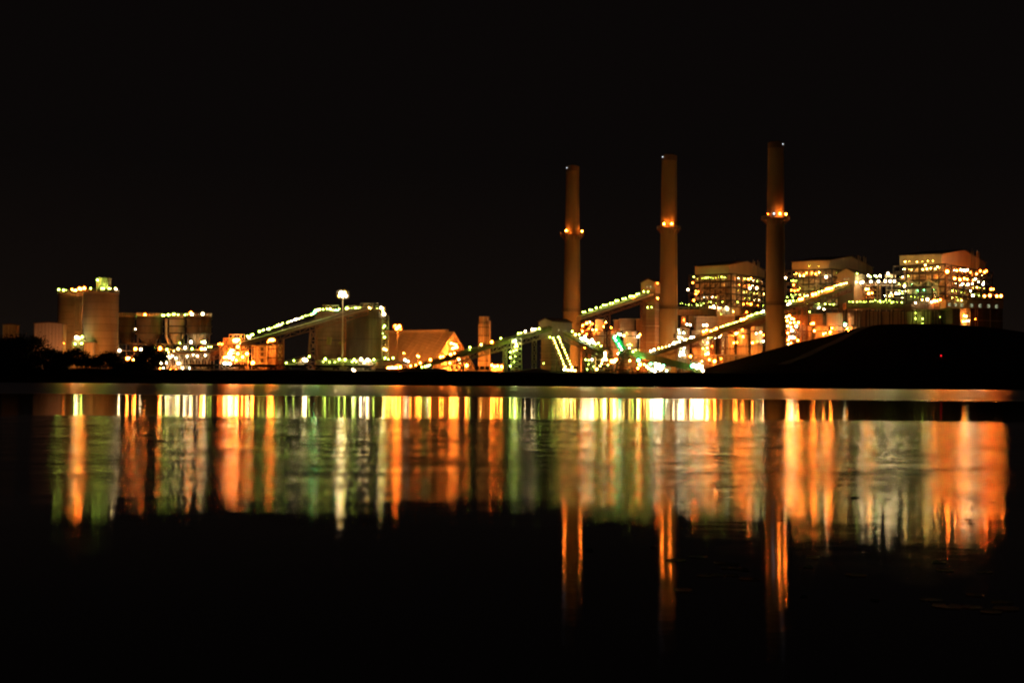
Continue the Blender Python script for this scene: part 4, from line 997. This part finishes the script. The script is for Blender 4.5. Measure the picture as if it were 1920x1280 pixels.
for k in (-1, 0, 1): m.beam(A + sx * (k * w_ / 2) - V((0, 1.9, 0)), B + sx * (k * w_ / 2) - V((0, 1.9, 0)), .35)
m.build('chute', M['green'], o)
lamps(o, YS - 4.6, 't1152,633,1.0 t1163,650,.8 c1154,630,.7 t1160,644,.7 c1166,655,.8 g1160,661,.7 c1158,663,.5', 'none')
lamps(o, YS - 1.8, 't1155,638,1.0 t1161,648,.9', 'none')
m = MB(); A, B = W(1176, 655, YS), W(1318, 690.5, YS - 26); m.obox(A - V((0, 1.2, 2.5)), B - A, V((0, 2.4, 0)), V((0, 0, 3.0))); m.build('boom', M['olive'], o)
m = MB(); m.railing(A + V((0, -1.3, .5)), B + V((0, -1.3, .5)), 1.2, .16); m.build('railing', M['steel'], o)
m = MB(); P_ = [W(1172, 659, YS + 1), W(1190, 665, YS + 1), W(1197, 694, YS + 1), W(1186, 694, YS + 1)]
m.add(P_ + [p + V((0, 1.2, 0)) for p in P_], [(3, 2, 1, 0), (4, 5, 6, 7), (0, 1, 5, 4), (1, 2, 6, 5), (2, 3, 7, 6), (3, 0, 4, 7)]); m.build('counterweight_plate', M['rust'], o)
lamps(o, lambda px: YS - 3 - 26 * (px - 1176) / 142, 'g1187,659,1.2 t1197,675,1.7 o1200,683,2.0 y1181,676,1.0 o1196,690,1.1')
lamps(o, 624.6 - 3, 'c1300,684,1.7 w1304,686,2.0 c1308,687,2.1 w1312,688,2.0 c1315,690,1.8 w1311,683,1.4 t1298,686,1.6 c1307,690,1.4 w1316,686,1.2 w1318,695,1.3')
# ------------------------------------------------------------------ horizontal ducts and lower buildings
def duct(label, px0, px1, py0, py1, Y, d, m='duct', n=8, lampt='', legs=True, name='gas_duct', cat='duct'):
    a, b = W(px0, py0, Y), W(px1, py0, Y); z1, z0 = W((px0 + px1) / 2, py0, Y).z, W((px0 + px1) / 2, py1, Y).z
    o = thing(name, label, cat, V(((a.x + b.x) / 2, Y + d / 2, GZ)))
    MB().box(a.x, b.x, Y, Y + d, z0, z1).build('shell', M[m], o)
    k = MB()
    for i in range(n + 1):
        x = a.x + (b.x - a.x) * i / n; k.box(x - .2, x + .2, Y - .25, Y + d + .25, z0 - .25, z1 + .25)
    k.split('stiffener', M['rust'], o)
    if legs:
        g = MB()
        for i in range(0, n + 1, 2):
            x = a.x + (b.x - a.x) * i / n
            for yy in (Y + .4, Y + d - .4): g.beam((x, yy, GZ - .3), (x, yy, z0 - .25), .5)
        g.split('leg', M['sdark'], o)
    MB().railing((a.x, Y, z1 + .26), (b.x, Y, z1 + .26), 1.2, .16).build('railing', M['steel'], o)
    if lampt: lamps(o, Y - 1, lampt)
    return o
duct('long brown gas duct below the farthest boiler house right of the middle chimney', 1272, 1342, 580, 590, 872, 6, lampt='g1352,589,.5 ' + string((1276, 569), (1316, 573), 8, 'g', .45, 3, 31))
duct('row of brown duct boxes hung below the farthest boiler house', 1278, 1340, 592, 612, 884, 6, 'tan', 5, 'o1282,600,.5')
duct('pale box and duct with a hard white lamp right of the farthest boiler\'s glowing deck', 1344, 1387, 577, 591, 876, 8, 'tan', 5,
     string((1329, 576), (1352, 578), 8, 'gwy', 1.1, 1.5, 32) + ' w1362,577,1.5 c1364,579,1.4 w1338,574,1.3 y1375,584,.7')
duct('brown duct behind the top of the conveyor left of the tallest chimney', 1388, 1434, 588, 640, 880, 8, 'duct', 6, 'r1400,585,.7')
duct('dark brown gas duct running below the lit bridge to the nearest boiler house', 1587, 1762, 569, 579, 836, 8, 'duct', 16,
     string((1592, 565), (1690, 567), 16, 'g', .55, 2, 33) + ' g1641,563,.6 g1650,564,.9 g1661,562,.6 g1668,563,.6 w1739,561,1.9 o1752,564,2.0 w1747,566,1.4 y1729,562,1.1 y1757,564,1.4 o1763,562,1.2 w1717,568,1')
duct('row of dim brown panelled casings just above the crest of the mound', 1592, 1745, 584, 625, 846, 8, 'tan', 10, 'g1730,578.5,1.1 g1717,587,.7 g1717,597,1 g1730,597.5,.8 g1762,594,1.0 g1765,573,.9 g1730,606,.3 g1736,580,.4')
duct('dark duct under the middle boiler house right of the tallest chimney', 1472, 1572, 580, 590, 868, 6, 'sdark', 9, 'g1505,574,.7 g1518,584.5,.8 g1476,557,.6 g1486,557,.6')
duct('greenish clad duct with a curved row of lamps below the middle boiler house', 1524, 1574, 571, 577, 862, 4, 'olive', 4, 'c1536,576.5,1.2', False)
o = duct('lit steel bridge between the middle and the nearest boiler house', 1622, 1692, 533.5, 535.5, 872, 5, 'steel', 9,
         'w1617,529,2.1 w1614,530,1.4 w1633,528,1.8 w1647,527.5,1.8 w1660,527,1.7 w1669,527,1.8 w1677,527,1.8 w1681,527,1.2 w1628,516.5,1.5 g1632,519,1.4 c1641,517,1.2 g1644,519,1 w1650,517,1.5 w1665,513,1.9 y1624,542,1.6 y1628,542,1.2 o1629,550,1.7 o1635,549.5,1 c1659,554,.6 w1680,550,1.7 c1687,550,1.5 y1668,555,1 g1692,550,.8 g1692,526,1.0 w1671,550,1.0 y1673,554,.9', True, 'lit_bridge', 'bridge')
m = MB()
for q in (1645, 1650, 1662, 1672):
    for yy in (870.5, 878): p = W(q, 690, yy); m.beam((p.x, yy, GZ), (p.x, yy, W(q, 520 if q > 1660 else 534, yy).z), .55)
for q in (544, 551, 558): m.beam(W(1622, q, 870.4), W(1650, q, 870.4), .4); m.beam(W(1662, q, 870.4), W(1690, q, 870.4), .4)
m.build('portal_frame', M['white'], o)
m = MB(); pbox(m, 1662, 1680, 513.5, 520, 872.2, 4); m.build('cabin', M['tan'], o)
o = thing('annex_building', 'low brown annex at far right with lit marks under its eaves and a glowing doorway', 'building', base(1825, 842))
m = MB(); pbox(m, 1772, 1881, 562.5, 578, 836, 22); m.build('upper_wall', M['tan'], o)
m = MB(); pbox(m, 1786, 1801.5, 578.4, 650, 837, 20); pbox(m, 1819, 1880, 578.4, 650, 837, 20); m.build('lower_wall', M['dark'], o)
m = MB(); pbox(m, 1801.6, 1818.9, 578.4, 650, 843, 14); m.build('doorway', M['pale'], o)
m = MB()
for q in (1801, 1819, 1829, 1833, 1857): p = W(q, 690, 836.5); m.beam((p.x, 836.5, GZ), (p.x, 836.5, W(q, 578, 836).z - .1), .3)
m.beam(W(1834, 600, 836.7), W(1880, 602, 836.7), .25); m.split('downpipe', M['pale'], o)
m = MB(); pbox(m, 1770, 1883, 561, 562.2, 835, 24); m.build('roof', M['rust'], o)
MB().railing(W(1771, 561, 835.5), W(1882, 561, 835.5), 1.3, .2).build('railing', M['rust'], o)
lamps(o, 838.6, 'o1808,592,1.3 y1812,592.5,1.2 o1806,602.5,1.3 y1811,602,1.3 w1816,601,1', 'wall')
lamps(o, 834, 'y1803,563,.8 g1796,562.5,.5 r1829,598,.4', 'wall')
for i, (px, py) in enumerate(((1781, 571), (1792, 571.5), (1804, 572), (1822, 572.5), (1838, 573), (1854, 573.8), (1869, 574.5))):
    p = W(px, py, 835.9); m = MB(); q = .28
    for dx, dz, w, h in (((-1, -1, .5, 2), (-.5, .6, 1.2, .4), (-.5, -1, 1.2, .4)), ((-1, .5, 1.6, .5), (.2, -.9, .5, 1.4), (-.9, -1, 1.0, .4)))[i % 2]:
        m.box(p.x + dx * .8, p.x + (dx + w) * .8, p.y - .05, p.y + .09, p.z + dz * .8, p.z + (dz + h) * .8)
    m.build('lit_mark', GLOW['m'], o)
# ------------------------------------------------------------------ coal train and low dark plinth by the bank
rp = None
Yt = 588
xa_, xb_ = W(348, 690, Yt).x, W(702, 690, Yt).x; NC = 6; Lc = (xb_ - xa_) / NC
zt_, zr_ = W(520, 685.3, Yt).z, hz(0, Yt) + .35
ORD = ['first', 'second', 'third', 'fourth', 'fifth', 'last']
for i in range(NC):
    x0 = xa_ + Lc * i
    lab = ORD[i] + ' of the dark coal railcars counted from the left end of the train'
    if rp is None:
        rp = thing('railcar', lab, 'railcar', V((x0 + Lc / 2, Yt, zr_)), 'dark coal railcars along the bank')
        b = MB(); c0 = x0 + .5; c1 = x0 + Lc - .5; zb_1 = zr_ + 1.1
        b.add([(c0, Yt, zb_1 + 1), (c1, Yt, zb_1 + 1), (c1 - 2, Yt, zb_1), (c0 + 2, Yt, zb_1), (c0, Yt, zt_), (c1, Yt, zt_),
               (c0, Yt + 3, zb_1 + 1), (c1, Yt + 3, zb_1 + 1), (c1 - 2, Yt + 3, zb_1), (c0 + 2, Yt + 3, zb_1), (c0, Yt + 3, zt_), (c1, Yt + 3, zt_)],
              [(0, 3, 2, 1), (0, 1, 5, 4), (6, 7, 8, 9), (6, 10, 11, 7), (4, 5, 11, 10), (0, 4, 10, 6), (1, 7, 11, 5), (3, 9, 8, 2), (0, 6, 9, 3), (1, 2, 8, 7)])
        b.build('body', M['rail'], rp)
        k = MB()
        for j in range(9): x = c0 + (c1 - c0) * j / 8; k.box(x - .1, x + .1, Yt - .15, Yt - .004, zb_1 + 1, zt_)
        k.box(c0, c1, Yt - .16, Yt - .004, zt_ + .004, zt_ + .2); k.build('side_rib', M['rail'], rp)
        MB().box(c0 + 3.1, c0 + 4.1, Yt - .05, Yt - .004, zt_ - 1.1, zt_ - .5).build('stencil', M['mark'], rp)
        for xx in (c0 + 2.4, c1 - 2.4):
            for dx in (-.9, .9):
                MB().tube((xx + dx, Yt + .5, zr_ + .48), (xx + dx, Yt + .75, zr_ + .48), .46, 14).build('wheel', M['sdark'], rp)
            MB().box(xx - 1.3, xx + 1.3, Yt + .3, Yt + 2.7, zr_ + .5, zr_ + 1.0).build('bogie', M['sdark'], rp)
    else:
        r = rp.copy(); COL.objects.link(r); r.location = rp.location + V((Lc * i, 0, 0)); r['label'] = lab
        for ch in list(rp.children):
            c = ch.copy(); COL.objects.link(c); c.parent = r
o = thing('loading_dock', 'long low dark loading dock between the train and the transfer tower', 'loading dock', V((W(790, 690, 592).x, 592, 4.6)))
m = MB(); pbox(m, 704, 838, 691, 696.5, 592, 4); m.build('wall', M['dark'], o)
m = MB(); m.railing(W(704, 691, 592), W(838, 690.6, 592), 1.0, .14); m.build('railing', M['sdark'], o)
m = MB(); m.box(-400, 95, 582.5, 583, 5.25, 5.6); m.box(-400, 95, 584.2, 584.7, 5.25, 5.6)
tag(m.build('guard_rail', M['steel'], None), 'long low steel guard rail running along the top of the bank', 'guard rail')
o = thing('coal_heap', 'small dark heap of coal at the foot of the transfer tower', 'coal heap', base(1000, 650))
m = MB(); c = W(1003, 690, 640); n = 28
vs = [(c.x, 640, W(1000, 689.5, 640).z)]
for j in range(1, 6):
    for i in range(n):
        a = 2 * math.pi * i / n; q = j / 5; rr = 10.5 * q * (1 + .12 * noise.noise(V((math.cos(a) * 2, math.sin(a) * 2, 1.5))))
        vs.append((c.x + rr * math.cos(a), 640 + rr * .6 * math.sin(a), W(1000, 689.5, 640).z - 2.4 * q ** 1.5 + .2 * noise.noise(V((i * .6, j * 1.1, 0)))))
fs = [(0, 1 + i, 1 + (i + 1) % n) for i in range(n)]
for j in range(4): fs += [(1 + j * n + i, 1 + (j + 1) * n + i, 1 + (j + 1) * n + (i + 1) % n, 1 + j * n + (i + 1) % n) for i in range(n)]
m.add(vs, fs, True); m.build('mound', M['coal'], o)
o = thing('marker_light', 'tiny red marker light on a post low on the dark mound', 'marker light', V((W(1764, 694, 585).x, 585, hz(W(1764, 694, 585).x, 585))))
p = W(1764, 693.5, 585); m = MB(); zg = hz(p.x, 585); m.beam((p.x, 585, zg - .2), (p.x, 585, max(p.z, zg + 1)), .2); m.build('post', M['sdark'], o)
lamp_at(o, (p.x, 584.6, max(p.z, zg + 1.2)), 'd', .5, 'none')
# ------------------------------------------------------------------ trees
def tree(name, label, cat, px, pytop, halfw, Y, seed, nleaf=1500, trunk=True, squash=1.0):
    rnd = random.Random(seed); x = W(px, 690, Y).x; g = hz(x, Y); zt = W(px, pytop, Y).z; hw = halfw * Y / FPX; H = zt - g
    o = thing(name, label, cat, V((x, Y, g)), 'dark trees and bushes on the left bank')
    t = MB(); hb = H * (.28 if trunk else .1)
    t.tube((x, Y, g - .4), (x + .1, Y, g + hb), .05 * H * .35 + .06, 8)
    limbs = []
    for i in range(9):
        a = rnd.uniform(0, 6.28); q = V((x + hw * .6 * math.cos(a), Y + hw * .6 * math.sin(a), g + H * rnd.uniform(.45, .85)))
        t.tube((x + .1, Y, g + hb * rnd.uniform(.6, 1)), q, .03 * H * .3 + .03, 6); limbs.append(q)
    t.build('trunk', M['bark'], o)
    c = MB(); clumps = []
    for i in range(26):
        a, u = rnd.uniform(0, 6.28), rnd.uniform(-.75, 1) ; rr = math.sqrt(max(0, 1 - u * u)) * rnd.uniform(.45, 1.0)
        clumps.append((V((x + hw * rr * math.cos(a), Y + hw * rr * math.sin(a), g + H * (.52 + .46 * u * rnd.uniform(.75, 1)))), hw * rnd.uniform(.16, .36)))
    for i in range(nleaf):
        p, rr = rnd.choice(clumps)
        d = V((rnd.gauss(0, 1), rnd.gauss(0, 1), rnd.gauss(0, .8))) * rr * .62; q = p + d
        if q.z < g: continue
        s = rnd.uniform(.26, .6); n1 = V((rnd.gauss(0, 1), rnd.gauss(0, 1), rnd.gauss(0, 1))).normalized(); u1 = n1.orthogonal().normalized() * s; v1 = n1.cross(u1) * rnd.uniform(.5, .9)
        c.add([q - u1, q - v1 * .7, q + u1, q + v1 * .7], [(0, 1, 2, 3)])
    c.build('crown', M['leaf'], o)
TREES = [('tree', 'large dark tree at the left edge of the frame reaching up to the faint building', 20, 640, 42, 575, 4200), ('tree', 'tallest dark tree in front of the left corner of the pale metal building', 52, 634, 34, 570, 3600),
         ('bush', 'rounded dark bush at the foot of the pale metal building', 88, 657, 26, 562, 2300), ('bush', 'dark bush at the right foot of the pale metal building', 120, 662, 18, 566, 1500),
         ('bush', 'bushy dark shrub in front of the lit pipe frame between the silos', 144, 655, 16, 571, 1300), ('bush', 'low dark bush below the pump house', 172, 672, 20, 566, 1500),
         ('bush', 'dark pointed bush before the nearer tan silo', 204, 663, 20, 568, 1700), ('bush', 'low dark bush at the right foot of the nearer tan silo', 232, 685, 17, 566, 1200),
         ('tree', 'spreading dark tree hiding part of the hopper tank frame', 280, 655, 25, 566, 2900), ('bush', 'low dark thicket at the water\'s edge on the far left', 8, 672, 40, 552, 2600),
         ('bush', 'second low dark thicket by the water below the pale building', 78, 684, 40, 551, 2400), ('bush', 'low dark scrub under the spreading tree', 258, 690, 26, 560, 1300)]
for i, (nm, lab, px, pt, hw2, Y, nl) in enumerate(TREES): tree(nm, lab, nm, px, pt - 2, hw2 * 1.22, Y, 100 + i, int(nl * 1.7), nm == 'tree')
# ------------------------------------------------------------------ floating pads and sticks near the camera
def on_water(px, py):
    d = R @ V(((px - CX) / FPX, -(py - CY) / FPX, -1.0)); return CAM + d * (-CAMH / d.z)
def pad_mesh(rnd, r):
    m = MB(); n = 20; vs = [(0, 0, .007)]; rings = 3
    ph = [rnd.uniform(.88, 1.08) for _ in range(n + 1)]
    for j in range(1, rings + 1):
        for i in range(n + 1):
            a = .22 + (2 * math.pi - .44) * i / n; q = r * j / rings * (ph[i] if j == rings else 1)
            z = .006 + (.0, .001, .006)[j - 1] * (.4 + .6 * abs(math.sin(a * 1.7 + r)))
            vs.append((q * math.cos(a), q * math.sin(a), z))
    fs = [(0, 1 + i, 2 + i) for i in range(n)]
    for j in range(rings - 1): fs += [(1 + j * (n + 1) + i, 1 + (j + 1) * (n + 1) + i, 2 + (j + 1) * (n + 1) + i, 2 + j * (n + 1) + i) for i in range(n)]
    k = len(vs); vs2 = vs + [(p[0], p[1], p[2] - .005) for p in vs]; fs2 = fs + [tuple(k + i for i in reversed(f)) for f in fs]
    return m.add(vs2, fs2, True)
PADS = [(1268, 1050, .16), (1312, 1044, .13), (1300, 1043, .09), (1352, 1055, .12), (1374, 1057, .1), (1366, 1064, .12), (1388, 1066, .1), (1396, 1068, .08), (1322, 1079, .12), (1345, 1078, .1), (1372, 1078, .1), (1281, 1106, .13),
        (1400, 1085, .11), (1416, 1086, .07), (1524, 1045, .1), (1604, 1078, .15), (1515, 1063, .08), (1760, 1054, .1), (1772, 1069, .13), (1846, 1072, .12), (1640, 1125, .06), (1746, 1124, .14), (1775, 1136, .19), (1823, 1138, .13), (1792, 1139, .08), (1858, 1147, .14), (1886, 1141, .16), (1828, 1115, .12), (1880, 1128, .14), (1508, 1118, .05)]
for i, (px, py, r) in enumerate(PADS):
    rnd = random.Random(i); p = on_water(px, py); m = pad_mesh(rnd, r * .72); a = rnd.uniform(0, 6.28)
    m.v = [V((p.x + q.x * math.cos(a) - q.y * math.sin(a), p.y + q.x * math.sin(a) + q.y * math.cos(a), q.z)) for q in m.v]
    where = 'below the middle chimney reflection' if px < 1430 else ('between the two right chimney reflections' if px < 1560 else ('right of the tallest chimney reflection' if px < 1700 else 'near the lower right corner'))
    tag(m.build('lily_pad', M['pad'], None), 'small green lily pad afloat on the black water ' + where, 'lily pad', 'lily pads ' + where)
STICKS = [(1603, 933, .34, 'thickest dark twig floating on the pale reflection right of the tallest chimney'), (1668, 936, .26, 'thin dark twig floating right of the thickest twig'), (1820, 883, .4, 'dark twig floating highest in the bright orange reflection at right'),
          (1861, 941, .3, 'slim dark twig floating at the right edge of the orange reflection'), (1815, 974, .26, 'upper of two close dark twigs in the yellow reflection at right'), (1822, 981, .24, 'lower of two close dark twigs in the yellow reflection at right'),
          (1466, 975, .3, 'long dark twig crossing the tallest chimney light streak'), (1105, 1031, .22, 'dark twig right of the shortest chimney light streak'), (1226, 1026, .2, 'dark twig at the left of the middle chimney light streak')]
for i, (px, py, L_, lab) in enumerate(STICKS):
    L_ *= .42
    rnd = random.Random(50 + i); p = on_water(px, py); m = MB(); a = rnd.uniform(-.35, .35); k = 6; prev = None
    for j in range(k + 1):
        u = j / k - .5; q = V((p.x + L_ * u * math.cos(a), p.y + L_ * u * math.sin(a) + rnd.uniform(-.012, .012), .006 + rnd.uniform(0, .008)))
        if prev is not None: m.tube(prev, q, .005 + .004 * (1 - abs(u) * 1.6) + (.005 if i == 0 else 0), 7)
        prev = q
    q = V((p.x, p.y, .02)); m.tube(q, q + V((L_ * .2, .04, .012)), .004, 6)
    tag(m.build('twig', M['wood'], None), lab, 'twig', 'twigs afloat on the water')
# ------------------------------------------------------------------ night sky with the plant's glow low down
wd = bpy.data.worlds.new('World'); sc.world = wd; wd.use_nodes = True
nt = wd.node_tree; nt.nodes.clear(); N, Lk = nt.nodes.new, nt.links.new
out = N('ShaderNodeOutputWorld')
sky = N('ShaderNodeTexSky'); sky.sky_type = 'NISHITA'; sky.sun_disc = False; sky.sun_elevation = math.radians(-9); sky.sun_rotation = math.radians(200)
b1 = N('ShaderNodeBackground'); b1.inputs[1].default_value = .004; Lk(sky.outputs[0], b1.inputs[0])
tc = N('ShaderNodeTexCoord'); sp = N('ShaderNodeSeparateXYZ'); Lk(tc.outputs['Generated'], sp.inputs[0])
cr = N('ShaderNodeValToRGB'); Lk(sp.outputs[2], cr.inputs[0])
for p_, c_ in ((.06, (.0048, .0032, .0025)), (.15, (.0029, .0021, .0019))): cr.color_ramp.elements.new(p_).color = (*c_, 1)
e = cr.color_ramp.elements
e[0].color = (.0070, .0045, .0033, 1); e[3].position = .30; e[3].color = (.0026, .0019, .0018, 1)
b2 = N('ShaderNodeBackground'); b2.inputs[1].default_value = 1.0; Lk(cr.outputs[0], b2.inputs[0])
ad = N('ShaderNodeAddShader'); Lk(b1.outputs[0], ad.inputs[0]); Lk(b2.outputs[0], ad.inputs[1]); Lk(ad.outputs[0], out.inputs[0])
# ------------------------------------------------------------------ render settings
sc.render.engine = 'CYCLES'
cy = sc.cycles
cy.pixel_filter_type = 'BLACKMAN_HARRIS'; cy.filter_width = 2.1
cy.use_denoising = True; cy.max_bounces = 4; cy.diffuse_bounces = 2; cy.glossy_bounces = 3
cy.sample_clamp_indirect = 4.0; cy.sample_clamp_direct = 0.0; cy.caustics_reflective = False; cy.caustics_refractive = False
cy.use_light_tree = True; cy.use_adaptive_sampling = False; cy.light_sampling_threshold = 0.0
sc.render.film_transparent = False
vs_ = sc.view_settings
sc.display_settings.display_device = 'sRGB'
vs_.view_transform = 'Standard'; vs_.look = 'None'; vs_.exposure = 0.0; vs_.gamma = 1.0; vs_.use_curve_mapping = False
